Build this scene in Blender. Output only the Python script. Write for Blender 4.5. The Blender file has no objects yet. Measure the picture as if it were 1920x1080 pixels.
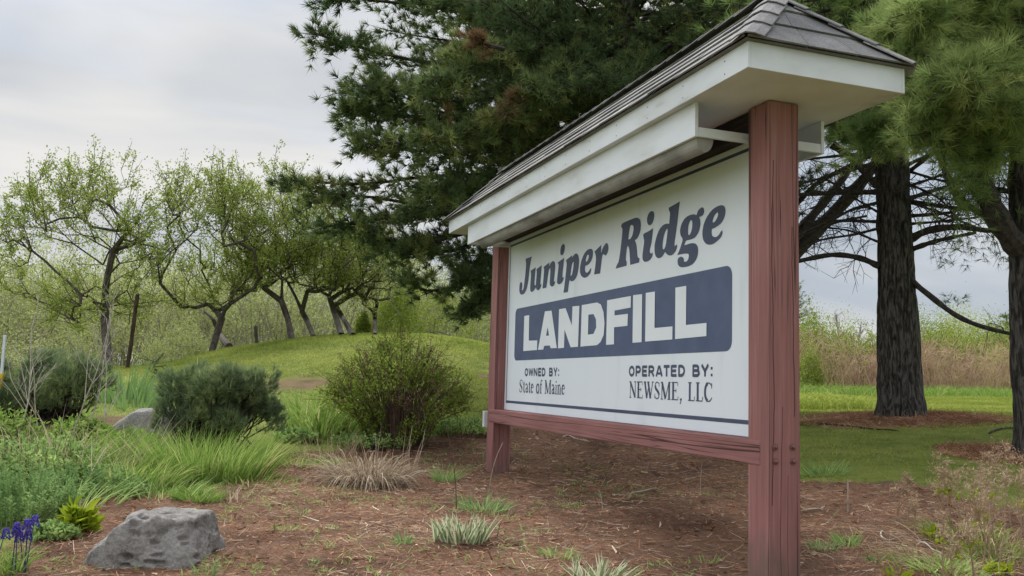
import bpy, bmesh, math, random
import numpy as np
from mathutils import Matrix, Vector
from mathutils.geometry import tessellate_polygon

# ------------------------------------------------------------------ camera, sky, sun, exposure
SC = bpy.context.scene
COL = SC.collection
R = math.radians
CAMZ, PITCH, ROLL, FPX = 0.876, 0.10745, 0.02985, 1670.2
FW = np.array([0, math.cos(PITCH), math.sin(PITCH)])
_RT = np.array([1.0, 0, 0]); _UP = np.cross(_RT, FW)
R2 = math.cos(ROLL) * _RT + math.sin(ROLL) * _UP
U2 = -math.sin(ROLL) * _RT + math.cos(ROLL) * _UP
CAM = np.array([0, 0, CAMZ])
cam = bpy.data.cameras.new('camera'); cam_o = bpy.data.objects.new('camera', cam); COL.objects.link(cam_o)
cam.sensor_width = 36; cam.lens = 36 * FPX / 1920; cam.clip_end = 5000; cam.clip_start = 0.05
M = Matrix.Identity(4)
for i in range(3):
    M[i][0], M[i][1], M[i][2], M[i][3] = R2[i], U2[i], -FW[i], CAM[i]
cam_o.matrix_world = M
SC.camera = cam_o
SUN_AZ, SUN_EL = (-0.42, 0.91), R(50)          # towards the sun on the ground plan, left of the view
SUN_STRENGTH, SUN_ANGLE = 2.9, 13
w = bpy.data.worlds.new('World'); SC.world = w; w.use_nodes = True
nt = w.node_tree; nt.nodes.clear()
def wn(t, **k):
    n = nt.nodes.new(t)
    for a, b in k.items(): setattr(n, a, b)
    return n
sky = wn('ShaderNodeTexSky', sky_type='NISHITA', sun_disc=False, sun_elevation=SUN_EL)
sky.sun_rotation = math.atan2(SUN_AZ[0], SUN_AZ[1])
bg1 = wn('ShaderNodeBackground'); bg1.inputs[1].default_value = 0.10
nt.links.new(sky.outputs[0], bg1.inputs[0])
tc = wn('ShaderNodeTexCoord')
mp = wn('ShaderNodeMapping'); mp.inputs['Scale'].default_value = (1.2, 1.2, 4.2)
mp.inputs['Location'].default_value = (0.35, 0.2, 0.1)
nt.links.new(tc.outputs['Generated'], mp.inputs[0])
nz = wn('ShaderNodeTexNoise'); nz.inputs['Scale'].default_value = 1.7; nz.inputs['Detail'].default_value = 4.5
nz.inputs['Roughness'].default_value = 0.5; nz.inputs['Distortion'].default_value = 0.4
nt.links.new(mp.outputs[0], nz.inputs[0])
cr = wn('ShaderNodeValToRGB')                    # the cloud sheet: bright thin parts, grey thick parts
e = cr.color_ramp.elements
e[0].position = 0.34; e[0].color = (0.44, 0.50, 0.58, 1)
e[1].position = 0.64; e[1].color = (0.83, 0.82, 0.80, 1)
x_ = e.new(0.5); x_.color = (0.64, 0.66, 0.69, 1)
nt.links.new(nz.outputs[0], cr.inputs[0])
# an overcast sky is brighter overhead than at the horizon
sx = wn('ShaderNodeSeparateXYZ'); nt.links.new(tc.outputs['Generated'], sx.inputs[0])
mr = wn('ShaderNodeMapRange'); mr.interpolation_type = 'SMOOTHSTEP'; mr.inputs[1].default_value = 0.30; mr.inputs[2].default_value = 0.95
mr.inputs[3].default_value = 0.72; mr.inputs[4].default_value = 1.9
nt.links.new(sx.outputs['Z'], mr.inputs[0])
# brightening added to the unseen sky at left, to light the sign panel
ml_ = wn('ShaderNodeMapRange', interpolation_type='SMOOTHSTEP'); ml_.inputs[1].default_value = -0.5; ml_.inputs[2].default_value = -0.95
ml_.inputs[3].default_value = 1.0; ml_.inputs[4].default_value = 2.1
nt.links.new(sx.outputs['X'], ml_.inputs[0])
mm_ = wn('ShaderNodeMath', operation='MULTIPLY'); nt.links.new(mr.outputs[0], mm_.inputs[0]); nt.links.new(ml_.outputs[0], mm_.inputs[1])
bg2 = wn('ShaderNodeBackground'); nt.links.new(cr.outputs[0], bg2.inputs[0]); nt.links.new(mm_.outputs[0], bg2.inputs[1])
nz2 = wn('ShaderNodeTexNoise'); nz2.inputs['Scale'].default_value = 2.6; nz2.inputs['Detail'].default_value = 3
nt.links.new(mp.outputs[0], nz2.inputs[0])
cov = wn('ShaderNodeMapRange'); cov.inputs[1].default_value = 0.36; cov.inputs[2].default_value = 0.52
cov.inputs[3].default_value = 0.8; cov.inputs[4].default_value = 1.0
nt.links.new(nz2.outputs[0], cov.inputs[0])
mx = wn('ShaderNodeMixShader'); nt.links.new(cov.outputs[0], mx.inputs[0])
nt.links.new(bg1.outputs[0], mx.inputs[1]); nt.links.new(bg2.outputs[0], mx.inputs[2])
wo = wn('ShaderNodeOutputWorld'); nt.links.new(mx.outputs[0], wo.inputs[0])
sl = bpy.data.lights.new('sun', 'SUN'); sl.energy = SUN_STRENGTH; sl.angle = R(SUN_ANGLE); sl.color = (1, 0.965, 0.91)
so = bpy.data.objects.new('sun', sl); COL.objects.link(so)
_d = Vector((SUN_AZ[0] * math.cos(SUN_EL), SUN_AZ[1] * math.cos(SUN_EL), math.sin(SUN_EL) * math.hypot(*SUN_AZ)))
so.rotation_euler = _d.to_track_quat('Z', 'Y').to_euler(); so.location = (0, 0, 30)
SC.view_settings.view_transform = 'Standard'; SC.view_settings.look = 'None'
SC.view_settings.exposure = 0.5; SC.view_settings.gamma = 1
SC.cycles.max_bounces = 6; SC.cycles.diffuse_bounces = 3; SC.cycles.transmission_bounces = 4
SC.cycles.use_denoising = True

# ------------------------------------------------------------------ helpers
rng = np.random.default_rng(7)
def nrm(a): return a / np.maximum(np.linalg.norm(a, axis=-1, keepdims=True), 1e-9)
def at(px, py, Y):
    """the point at distance Y along the view seen at photo pixel (px, py)"""
    v = FW + (px - 960) / FPX * R2 + (540 - py) / FPX * U2
    return CAM + v * (Y / v[1])
def _hash(i, j, k, s):
    h = (i * 374761393 + j * 668265263 + k * 2147483647 + s * 974634777) & 0xFFFFFFFF
    h = ((h ^ (h >> 13)) * 1274126177) & 0xFFFFFFFF
    h = ((h ^ (h >> 16)) * 2246822519) & 0xFFFFFFFF
    return ((h ^ (h >> 15)) & 0xFFFFFF) / float(0xFFFFFF)
def vn(p, s=0):
    """value noise 0..1"""
    p = np.asarray(p, float)
    if p.shape[1] == 2: p = np.column_stack([p, np.zeros(len(p))])
    i = np.floor(p).astype(np.int64); f = p - i; f = f * f * (3 - 2 * f)
    r = 0
    for a in (0, 1):
        for b in (0, 1):
            for c in (0, 1):
                wt = (f[:, 0] if a else 1 - f[:, 0]) * (f[:, 1] if b else 1 - f[:, 1]) * (f[:, 2] if c else 1 - f[:, 2])
                r = r + wt * _hash(i[:, 0] + a, i[:, 1] + b, i[:, 2] + c, s)
    return r
def fbm(p, s=0, o=3):
    p = np.asarray(p, float); r = 0; a = 1; t = 0
    for k in range(o): r = r + a * vn(p * 2 ** k, s + k); t += a; a *= .5
    return r / t

class Geo:
    def __init__(s): s.v = []; s.f = []; s.t = []; s.n = 0
    def add(s, v, f, tone=0.5):
        v = np.asarray(v, float).reshape(-1, 3); f = np.asarray(f, np.int64)
        if len(v) == 0 or len(f) == 0: return
        s.v.append(v); s.f.append(f + s.n); s.n += len(v)
        s.t.append(np.broadcast_to(np.asarray(tone, float), (len(f),)).copy())
    def build(s, name, mat, parent=None, loc=None, smooth=False):
        me = bpy.data.meshes.new(name)
        v = np.concatenate(s.v).astype(np.float32)
        if loc is not None: v = v - np.asarray(loc, np.float32)
        tot = np.concatenate([np.full(len(f), f.shape[1]) for f in s.f]).astype(np.int32)
        li = np.concatenate([f.ravel() for f in s.f]).astype(np.int32)
        me.vertices.add(len(v)); me.vertices.foreach_set('co', v.ravel())
        me.loops.add(len(li)); me.loops.foreach_set('vertex_index', li)
        me.polygons.add(len(tot))
        me.polygons.foreach_set('loop_start', np.concatenate([[0], np.cumsum(tot)[:-1]]).astype(np.int32))
        me.polygons.foreach_set('loop_total', tot)
        a = me.attributes.new('tone', 'FLOAT', 'FACE'); a.data.foreach_set('value', np.concatenate(s.t).astype(np.float32))
        me.polygons.foreach_set('use_smooth', np.full(len(tot), smooth))
        me.update(calc_edges=True); me.validate()
        if mat: me.materials.append(mat)
        o = bpy.data.objects.new(name, me); COL.objects.link(o)
        if parent is not None: o.parent = parent
        elif loc is not None: o.location = loc
        return o
def tag(o, label=None, cat=None, group=None, kind=None):
    for k, v in (('label', label), ('category', cat), ('group', group), ('kind', kind)):
        if v: o[k] = v
    return o
def empty(name, loc, rz=0):
    o = bpy.data.objects.new(name, None); COL.objects.link(o); o.location = loc; o.rotation_euler = (0, 0, rz)
    o.empty_display_size = .2
    return o

# ---- shapes
def rand_dir(n, g=rng): return nrm(g.normal(size=(n, 3)))
def perp(d, g=rng):
    r = g.normal(size=d.shape); return nrm(np.cross(d, r))
def blades(G, p, d, L, W, bend=0.3, tone=0.5, tip=0.0, g=rng, segs=2, wdir=None, hz=.7):
    """tapering blades rooted at p, leaning along d and sagging by bend"""
    n = len(p); d = nrm(d); L = np.broadcast_to(L, n)[:, None]; W = np.broadcast_to(W, n)[:, None]
    bend = np.broadcast_to(bend, n)[:, None]
    side = perp(d, g) if wdir is None else wdir
    h = d * [1, 1, 0]; dn = nrm(h + 1e-6 * g.normal(size=h.shape)) * hz + np.array([0, 0, -0.7])
    rows = []
    for k in range(segs + 1):
        t = k / segs
        c = p + d * L * t + dn * L * bend * t * t
        ww = W * (1 - t) ** .7 if k < segs else W * tip
        if k == segs and tip == 0: rows.append((c, None))
        else: rows.append((c - side * ww / 2, c + side * ww / 2))
    V = []; F = []; T = []
    tone = np.broadcast_to(tone, n)
    idx = np.arange(n)
    cols = sum(1 if r[1] is None else 2 for r in rows)
    V = np.zeros((n, cols, 3)); k = 0; pos = []
    for r in rows:
        V[:, k] = r[0]; pos.append(k); k += 1
        if r[1] is not None: V[:, k] = r[1]; k += 1
    b = idx[:, None] * cols
    G2 = []
    base_n = G.n
    quads = [np.hstack([b + pos[i], b + pos[i] + 1, b + pos[i + 1] + 1, b + pos[i + 1]]) for i in range(segs if tip else segs - 1)]
    G.v.append(V.reshape(-1, 3)); G.n += n * cols
    for q in quads: G.f.append(q + base_n); G.t.append(tone.copy())
    if not tip:
        i = segs - 1
        G.f.append(np.hstack([b + pos[i], b + pos[i] + 1, b + pos[i + 1]]) + base_n); G.t.append(tone.copy())
def needles(G, pos, dr, per, L, W, spread=0.9, tone=0.5, g=rng, off=0.05):
    """tufts of needles: per needles round every (pos, dr)"""
    n = len(pos)
    P = np.repeat(pos, per, 0); D = np.repeat(nrm(dr), per, 0)
    P = P - D * g.uniform(0, off, (n * per, 1))
    d = nrm(D + spread * g.normal(size=P.shape) * .6)
    L = L * g.uniform(.75, 1.15, (n * per, 1)); s = perp(d, g) * (W / 2)
    V = np.stack([P - s, P + s, P + d * L], 1).reshape(-1, 3)
    F = np.arange(n * per * 3).reshape(-1, 3)
    t = np.repeat(np.broadcast_to(tone, n), per) + g.normal(size=n * per) * .06
    G.add(V, F, np.clip(t, 0, 1))
def leaves(G, pos, dr, L, W, tone=0.5, fold=.25, g=rng):
    """folded four-point leaves"""
    n = len(pos); d = nrm(dr); s = perp(d, g); u = np.cross(d, s)
    L = np.broadcast_to(L, n)[:, None]; W = np.broadcast_to(W, n)[:, None]
    a = pos; b = pos + d * L * .5 + s * W / 2 + u * W * fold; c = pos + d * L; e_ = pos + d * L * .5 - s * W / 2 + u * W * fold
    V = np.stack([a, b, c, e_], 1).reshape(-1, 3); i = np.arange(n)[:, None] * 4
    F = np.hstack([i, i + 1, i + 2, i, i + 2, i + 3]).reshape(-1, 3)
    G.add(V, F, np.repeat(np.broadcast_to(tone, n), 2))
def sticks(G, p0, p1, r0, r1, sides=5, tone=0.5):
    p0 = np.asarray(p0, float); p1 = np.asarray(p1, float); n = len(p0)
    d = nrm(p1 - p0); ref = np.where(np.abs(d[:, 2:3]) > .9, [[1., 0, 0]], [[0, 0, 1.]])
    a = nrm(np.cross(d, ref)); b = np.cross(d, a)
    th = np.arange(sides) * 2 * np.pi / sides
    ring = a[:, None] * np.cos(th)[None, :, None] + b[:, None] * np.sin(th)[None, :, None]
    r0 = np.broadcast_to(r0, n)[:, None, None]; r1 = np.broadcast_to(r1, n)[:, None, None]
    V = np.concatenate([p0[:, None] + ring * r0, p1[:, None] + ring * r1], 1)
    k = np.arange(sides); k2 = (k + 1) % sides
    q = np.stack([k, k2, k2 + sides, k + sides], 1)
    F = (np.arange(n)[:, None, None] * 2 * sides + q[None]).reshape(-1, 4)
    G.add(V, F, np.repeat(np.broadcast_to(tone, n), sides))
def tube(G, path, radii, sides=10, cap=True, tone=.5, bump=None):
    P = np.asarray(path, float); n = len(P); radii = np.broadcast_to(radii, n)
    d = nrm(np.gradient(P, axis=0))
    ref = np.array([1., 0, 0]) if abs(d[0, 2]) > .8 else np.array([0, 0, 1.])
    a = nrm(np.cross(d, ref)); b = nrm(np.cross(d, a))
    th = np.arange(sides) * 2 * np.pi / sides
    ring = a[:, None] * np.cos(th)[None, :, None] + b[:, None] * np.sin(th)[None, :, None]
    V = P[:, None] + ring * radii[:, None, None]
    if bump: V = V + ring * bump(V.reshape(-1, 3), np.tile(th, n)).reshape(n, sides, 1)
    k = np.arange(sides); k2 = (k + 1) % sides
    q = np.stack([k, k2, k2 + sides, k + sides], 1)
    F = (np.arange(n - 1)[:, None, None] * sides + q[None]).reshape(-1, 4)
    G.add(V.reshape(-1, 3), F, tone)
    if cap:
        c = Geo(); m = G.n
        G.add(V[-1], [list(range(sides))], tone); G.add(V[0], [list(range(sides))[::-1]], tone)
def smooth_path(pts, n=10):
    P = np.asarray(pts, float)
    if len(P) < 3: return P[0] + (P[-1] - P[0]) * np.linspace(0, 1, n)[:, None]
    A = np.vstack([2 * P[0] - P[1], P, 2 * P[-1] - P[-2]]); out = []
    per = max(2, n // (len(P) - 1))
    for i in range(1, len(A) - 2):
        t = np.linspace(0, 1, per, endpoint=False)[:, None]
        a, b, c, d = A[i - 1], A[i], A[i + 1], A[i + 2]
        out.append(.5 * (2 * b + (c - a) * t + (2 * a - 5 * b + 4 * c - d) * t * t + (3 * b - a - 3 * c + d) * t ** 3))
    return np.vstack(out + [P[-1:]])
def ramify(chain, targets, g, bow=.1, rise=.0, start=0, seg=.35, wob=.03, asc=0.):
    """grow limbs from a trunk chain to every target point; returns nodes, parents, tip counts"""
    N = [np.asarray(c, float) for c in chain]; PA = [-1] + list(range(len(chain) - 1)); tips = []
    order = np.argsort(np.linalg.norm(np.asarray(targets) - N[-1], axis=1))
    arr = np.array(N)
    for ti in order:
        t = targets[ti]; A = arr[start:]
        dv = t - A; dist = np.linalg.norm(dv, axis=1)
        back = np.where(dv[:, 2] < 0, -dv[:, 2] * .9, 0)
        j = int(np.argmin(dist + back + asc * np.maximum(0, .7 * np.linalg.norm(dv[:, :2], axis=1) - dv[:, 2]))) + start
        p0 = arr[j]; L = np.linalg.norm(t - p0); k = max(1, int(L / seg))
        b = g.normal(size=3) * bow * L; b[2] = abs(b[2]) * .5 + rise * L
        prev = j; new = []
        for i in range(1, k + 1):
            u = i / k
            p = p0 + (t - p0) * u + b * 4 * u * (1 - u) * .5 + (g.normal(size=3) * wob * L if i < k else 0)
            N.append(p); PA.append(prev); prev = len(N) - 1; new.append(p)
        tips.append(prev); arr = np.vstack([arr, new])
    cnt = np.zeros(len(N))
    for t in tips:
        while t >= 0: cnt[t] += 1; t = PA[t]
    return arr, np.array(PA), np.maximum(cnt, 1), np.array(tips)
def brancher(G, base, h, r, g, n=12, lo=.25, ang=.6, ln=.4, depth=2, mat=None, sub=4, wig=.03):
    """an upright stem whose side shoots leave it at a sharp upward angle; returns shoot tips"""
    base = np.asarray(base, float); up = nrm(np.array([g.normal() * .10, g.normal() * .10, 1])); s = np.linspace(0, 1, 8)[:, None]
    P = base + up * h * s + np.cumsum(g.normal(size=(8, 3)) * [1, 1, 0], 0) * wig * h * .3; tube(G, P, np.linspace(r, r * .3, 8), 5); tips = [P[-1]]
    for t in np.sort(g.uniform(lo, .96, n)):
        p = np.array([np.interp(t, s[:, 0], P[:, k]) for k in range(3)]); az = g.uniform(0, 6.283); a_ = ang * g.uniform(.7, 1.3)
        d = np.array([math.cos(az) * math.sin(a_), math.sin(az) * math.sin(a_), math.cos(a_)]); l = ln * h * (1.08 - t) * g.uniform(.6, 1.2)
        if depth > 1: 
            q = p + d * l; m_ = p + d * l * .5 + g.normal(size=3) * .05 * l; rr = r * .5 * (1 - t * .5); sticks(G, [p, m_], [m_, q], [rr, rr * .7], [rr * .7, rr * .4], 4); tips.append(q)
            for u in g.uniform(.3, 1, sub):
                p2 = p + d * l * u; d2 = nrm(d + g.normal(size=3) * .45 + [0, 0, .2]); q2 = p2 + d2 * l * g.uniform(.25, .55); sticks(G, [p2], [q2], rr * .45, rr * .25, 3); tips.append(q2)
    return np.array(tips)
def limbs(G, N, PA, cnt, rbase, rtip, sides=5):
    pw = math.log(max(rbase / rtip, 1.01)) / math.log(max(cnt[0], 2)); r = rtip * cnt ** pw
    i = np.where(PA >= 0)[0]; r1 = r[i]; r0 = np.minimum(r[PA[i]], r1 * 1.5)
    d = nrm(N[i] - N[PA[i]])
    sticks(G, N[PA[i]] - d * r1[:, None] * .25, N[i], r0, r1, sides)

# ------------------------------------------------------------------ materials
def newmat(name):
    m = bpy.data.materials.new(name); m.use_nodes = True; t = m.node_tree; t.nodes.clear(); return m, t
def node(t, ty, **k):
    n = t.nodes.new(ty)
    for a, b in k.items():
        if a in ('op',): n.operation = b
        elif isinstance(a, str) and hasattr(n, a): setattr(n, a, b)
    return n
def setramp(n, stops):
    el = n.color_ramp.elements
    while len(el) > 1: el.remove(el[-1])
    el[0].position = stops[0][0]; el[0].color = (*stops[0][1], 1)
    for p, c in stops[1:]: el.new(p).color = (*c, 1)
def foliage(name, stops, transl=.35, nscale=1.5, namt=.35, gloss=.0, tcol=1.25):
    """colour from each leaf's own tone, with slow drift through the plant"""
    m, t = newmat(name); L = t.links.new
    a = node(t, 'ShaderNodeAttribute'); a.attribute_name = 'tone'
    tcn = node(t, 'ShaderNodeTexCoord'); nz = node(t, 'ShaderNodeTexNoise'); nz.inputs['Scale'].default_value = nscale; nz.inputs['Detail'].default_value = 2
    L(tcn.outputs['Object'], nz.inputs[0])
    s = node(t, 'ShaderNodeMath', op='MULTIPLY_ADD'); s.inputs[1].default_value = namt; s.inputs[2].default_value = -namt / 2
    L(nz.outputs[0], s.inputs[0])
    ad = node(t, 'ShaderNodeMath', op='ADD'); L(a.outputs['Fac'], ad.inputs[0]); L(s.outputs[0], ad.inputs[1])
    r = node(t, 'ShaderNodeValToRGB'); setramp(r, stops); L(ad.outputs[0], r.inputs[0])
    df = node(t, 'ShaderNodeBsdfDiffuse'); L(r.outputs[0], df.inputs[0])
    tr = node(t, 'ShaderNodeBsdfTranslucent')
    hs = node(t, 'ShaderNodeHueSaturation'); hs.inputs['Value'].default_value = tcol; L(r.outputs[0], hs.inputs['Color']); L(hs.outputs[0], tr.inputs[0])
    mx = node(t, 'ShaderNodeMixShader'); mx.inputs[0].default_value = transl; L(df.outputs[0], mx.inputs[1]); L(tr.outputs[0], mx.inputs[2])
    out = node(t, 'ShaderNodeOutputMaterial'); last = mx.outputs[0]
    if gloss:
        gl = node(t, 'ShaderNodeBsdfGlossy'); gl.inputs['Roughness'].default_value = .45
        m2 = node(t, 'ShaderNodeMixShader'); m2.inputs[0].default_value = gloss; L(last, m2.inputs[1]); L(gl.outputs[0], m2.inputs[2]); last = m2.outputs[0]
    L(last, out.inputs[0]); return m
def solid(name, stops, scale=(8, 8, 8), detail=4, rough=.8, bump=.2, bscale=None, spec=.3, dist=0., coord='Object', rngw=.55):
    """a noisy opaque surface: colour ramp over stretched noise, with bump"""
    m, t = newmat(name); L = t.links.new
    tcn = node(t, 'ShaderNodeTexCoord'); mp = node(t, 'ShaderNodeMapping'); mp.inputs['Scale'].default_value = scale
    L(tcn.outputs[coord], mp.inputs[0])
    nz = node(t, 'ShaderNodeTexNoise'); nz.inputs['Scale'].default_value = 1; nz.inputs['Detail'].default_value = detail
    nz.inputs['Roughness'].default_value = rngw; nz.inputs['Distortion'].default_value = dist; L(mp.outputs[0], nz.inputs[0])
    r = node(t, 'ShaderNodeValToRGB'); setramp(r, stops); L(nz.outputs[0], r.inputs[0])
    p = node(t, 'ShaderNodeBsdfPrincipled'); p.inputs['Roughness'].default_value = rough
    p.inputs['Specular IOR Level'].default_value = spec; L(r.outputs[0], p.inputs['Base Color'])
    if bump:
        b = node(t, 'ShaderNodeBump'); b.inputs['Strength'].default_value = bump; b.inputs['Distance'].default_value = .01
        L(nz.outputs[0], b.inputs['Height']); L(b.outputs[0], p.inputs['Normal'])
    out = node(t, 'ShaderNodeOutputMaterial'); L(p.outputs[0], out.inputs[0]); return m
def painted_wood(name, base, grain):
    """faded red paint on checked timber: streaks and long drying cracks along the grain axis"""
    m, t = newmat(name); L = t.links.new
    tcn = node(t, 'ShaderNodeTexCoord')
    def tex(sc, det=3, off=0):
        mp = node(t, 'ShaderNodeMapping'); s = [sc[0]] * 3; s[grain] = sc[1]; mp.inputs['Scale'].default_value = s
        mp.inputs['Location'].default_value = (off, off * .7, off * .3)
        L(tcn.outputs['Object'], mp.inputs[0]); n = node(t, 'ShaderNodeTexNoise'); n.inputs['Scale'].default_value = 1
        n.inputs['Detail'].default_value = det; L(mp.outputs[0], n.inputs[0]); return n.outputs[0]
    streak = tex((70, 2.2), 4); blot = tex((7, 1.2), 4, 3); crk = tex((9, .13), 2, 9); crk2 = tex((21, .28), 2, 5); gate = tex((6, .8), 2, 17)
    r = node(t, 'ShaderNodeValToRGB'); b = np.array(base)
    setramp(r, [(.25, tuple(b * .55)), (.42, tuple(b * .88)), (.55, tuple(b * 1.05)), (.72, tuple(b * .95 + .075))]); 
    mixv = node(t, 'ShaderNodeMath', op='MULTIPLY_ADD'); mixv.inputs[1].default_value = .5; L(streak, mixv.inputs[0])
    hb = node(t, 'ShaderNodeMath', op='MULTIPLY'); hb.inputs[1].default_value = .5; L(blot, hb.inputs[0]); L(hb.outputs[0], mixv.inputs[2])
    L(mixv.outputs[0], r.inputs[0])
    def line(src, wd):
        s = node(t, 'ShaderNodeMath', op='SUBTRACT'); s.inputs[1].default_value = .5; L(src, s.inputs[0])
        a = node(t, 'ShaderNodeMath', op='ABSOLUTE'); L(s.outputs[0], a.inputs[0])
        q = node(t, 'ShaderNodeMapRange'); q.inputs[1].default_value = 0; q.inputs[2].default_value = wd; q.inputs[3].default_value = 1; q.inputs[4].default_value = 0
        L(a.outputs[0], q.inputs[0]); return q.outputs[0]
    g2 = node(t, 'ShaderNodeMapRange'); g2.inputs[1].default_value = .52; g2.inputs[2].default_value = .6; L(gate, g2.inputs[0])
    l2 = node(t, 'ShaderNodeMath', op='MULTIPLY'); L(line(crk2, .012), l2.inputs[0]); L(g2.outputs[0], l2.inputs[1])
    mxx = node(t, 'ShaderNodeMath', op='MAXIMUM'); L(line(crk, .009), mxx.inputs[0]); L(l2.outputs[0], mxx.inputs[1])
    if grain == 2:
        sp = node(t, 'ShaderNodeSeparateXYZ'); L(tcn.outputs['Object'], sp.inputs[0]); wv = tex((.01, 1.7), 3, 31)
        for k, lo, hi, wd in ((.074, .3, 2.1, .0022), (-.052, .75, 1.75, .0022), (.022, -.6, .8, .0013), (-.02, -.6, .45, .0011)):
            o1 = node(t, 'ShaderNodeMath', op='MULTIPLY_ADD'); o1.inputs[1].default_value = .05; o1.inputs[2].default_value = -.025 - k; L(wv, o1.inputs[0])
            o2 = node(t, 'ShaderNodeMath', op='ADD'); L(sp.outputs['Y'], o2.inputs[0]); L(o1.outputs[0], o2.inputs[1]); ab = node(t, 'ShaderNodeMath', op='ABSOLUTE'); L(o2.outputs[0], ab.inputs[0])
            q = node(t, 'ShaderNodeMapRange'); q.inputs[1].default_value = wd * .6; q.inputs[2].default_value = wd * 1.5; q.inputs[3].default_value = 1; q.inputs[4].default_value = 0; L(ab.outputs[0], q.inputs[0])
            cz = node(t, 'ShaderNodeMath', op='COMPARE'); cz.inputs[1].default_value = (lo + hi) / 2; cz.inputs[2].default_value = (hi - lo) / 2; L(sp.outputs['Z'], cz.inputs[0])
            mu = node(t, 'ShaderNodeMath', op='MULTIPLY'); L(q.outputs[0], mu.inputs[0]); L(cz.outputs[0], mu.inputs[1])
            m3 = node(t, 'ShaderNodeMath', op='MAXIMUM'); L(mu.outputs[0], m3.inputs[0]); L(mxx.outputs[0], m3.inputs[1]); mxx = m3
    mc = node(t, 'ShaderNodeMix'); mc.data_type = 'RGBA'; mc.inputs[7].default_value = (.045, .022, .02, 1)
    L(mxx.outputs[0], mc.inputs[0])
    dz = node(t, 'ShaderNodeSeparateXYZ'); L(tcn.outputs['Object'], dz.inputs[0]); dn = tex((14, 5), 4, 41)      # soil splashed up the foot
    dm = node(t, 'ShaderNodeMath', op='MULTIPLY_ADD'); dm.inputs[1].default_value = .5; L(dn, dm.inputs[0]); L(dz.outputs['Z'], dm.inputs[2])
    dq = node(t, 'ShaderNodeMapRange'); dq.inputs[1].default_value = .22; dq.inputs[2].default_value = .42; dq.inputs[3].default_value = .75; dq.inputs[4].default_value = 0; L(dm.outputs[0], dq.inputs[0])
    dx = node(t, 'ShaderNodeMix'); dx.data_type = 'RGBA'; dx.inputs[7].default_value = (.15, .105, .085, 1); L(dq.outputs[0], dx.inputs[0]); L(r.outputs[0], dx.inputs[6]); L(dx.outputs[2], mc.inputs[6])
    p = node(t, 'ShaderNodeBsdfPrincipled'); p.inputs['Roughness'].default_value = .75; p.inputs['Specular IOR Level'].default_value = .25
    L(mc.outputs[2], p.inputs['Base Color'])
    h = node(t, 'ShaderNodeMath', op='MULTIPLY_ADD'); h.inputs[1].default_value = -1.2; L(mxx.outputs[0], h.inputs[0]); L(streak, h.inputs[2])
    bp = node(t, 'ShaderNodeBump'); bp.inputs['Strength'].default_value = .5; bp.inputs['Distance'].default_value = .006; L(h.outputs[0], bp.inputs['Height']); L(bp.outputs[0], p.inputs['Normal'])
    out = node(t, 'ShaderNodeOutputMaterial'); L(p.outputs[0], out.inputs[0]); return m

# ------------------------------------------------------------------ ground: heights known at some spots, a thin plate between them
_ctl = [(-3, 2.0, -.30), (0, 2.0, -.32), (3, 2.0, -.25), (-7, 4, -.2), (7, 5, -.0), (1.40, 4.74, -.13), (-.09, 8.99, 0.0),
        (2.5, 14, .45), (3, 20, .75), (5.5, 9, .35), (9, 12, .6), (-14, 20, .8), (-12, 12, .35), (-5, 30, 1.9), (-11, 30, 1.2), (0, 29, 1.7),
        (12, 26, .9), (6, 32, .9), (-2, 40, 1.4), (-20, 34, 1.0), (14, 40, 1.0), (-14, 5, 0), (12, 5, .2), (-20, 45, 1.1), (20, 20, .9), (0, 50, 1.1), (20, 48, 1.0), (-22, 10, .4), (0, -6, -.35), (-15, -6, -.2), (15, -6, 0)]
for px, py, Y in [(500, 1075, 4.6), (640, 940, 7.0), (760, 835, 10.3), (390, 845, 9.0), (100, 792, 10), (60, 945, 6.4), (500, 722, 14.5),
                  (330, 700, 17), (640, 722, 14.2), (780, 700, 14.6), (870, 745, 13.2), (500, 643, 22), (600, 631, 23), (740, 626, 22), (830, 632, 21), (890, 655, 19.5), (930, 700, 17.5),
                  (400, 660, 22), (300, 693, 22), (200, 693, 21), (235, 692, 19), (120, 700, 18), (1690, 780, 12.5), (1600, 900, 7.6), (1900, 852, 8.8),
                  (1850, 765, 17), (1560, 800, 12), (950, 780, 12.2)]:
    _ctl.append(tuple(at(px, py, Y)))
_ctl = np.array(_ctl)
def _tps(d): return np.where(d > 0, d * d * np.log(np.maximum(d, 1e-9)), 0)
_n = len(_ctl); _D = np.linalg.norm(_ctl[:, None, :2] - _ctl[None, :, :2], axis=2)
_A = np.zeros((_n + 3, _n + 3)); _A[:_n, :_n] = _tps(_D) + np.eye(_n) * .05
_A[:_n, _n] = 1; _A[:_n, _n + 1:] = _ctl[:, :2]; _A[_n:, :_n] = _A[:_n, _n:].T
_w = np.linalg.solve(_A, np.concatenate([_ctl[:, 2], [0, 0, 0]]))
def H(x, y, fine=True):
    x = np.atleast_1d(np.asarray(x, float)); y = np.atleast_1d(np.asarray(y, float)); out = np.zeros(len(x))
    for a in range(0, len(x), 20000):
        q = np.column_stack([x[a:a + 20000], y[a:a + 20000]])
        out[a:a + 20000] = _tps(np.linalg.norm(q[:, None] - _ctl[None, :, :2], axis=2)) @ _w[:_n] + _w[_n] + q @ _w[_n + 1:]
    r = np.hypot(x, (y - 18) * .8); k = np.clip((r - 26) / 20, 0, 1); k = k * k * (3 - 2 * k)
    out = np.clip(out, -1, 3) * (1 - k) + 1.05 * k
    if fine:
        q = np.column_stack([x, y]); near = np.clip((16 - np.hypot(x, y)) / 8, 0, 1)
        out = out + near * ((fbm(q * 1.6, 3) - .5) * .06 + (fbm(q * 9, 5, 2) - .5) * .022)
    return out
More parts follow.
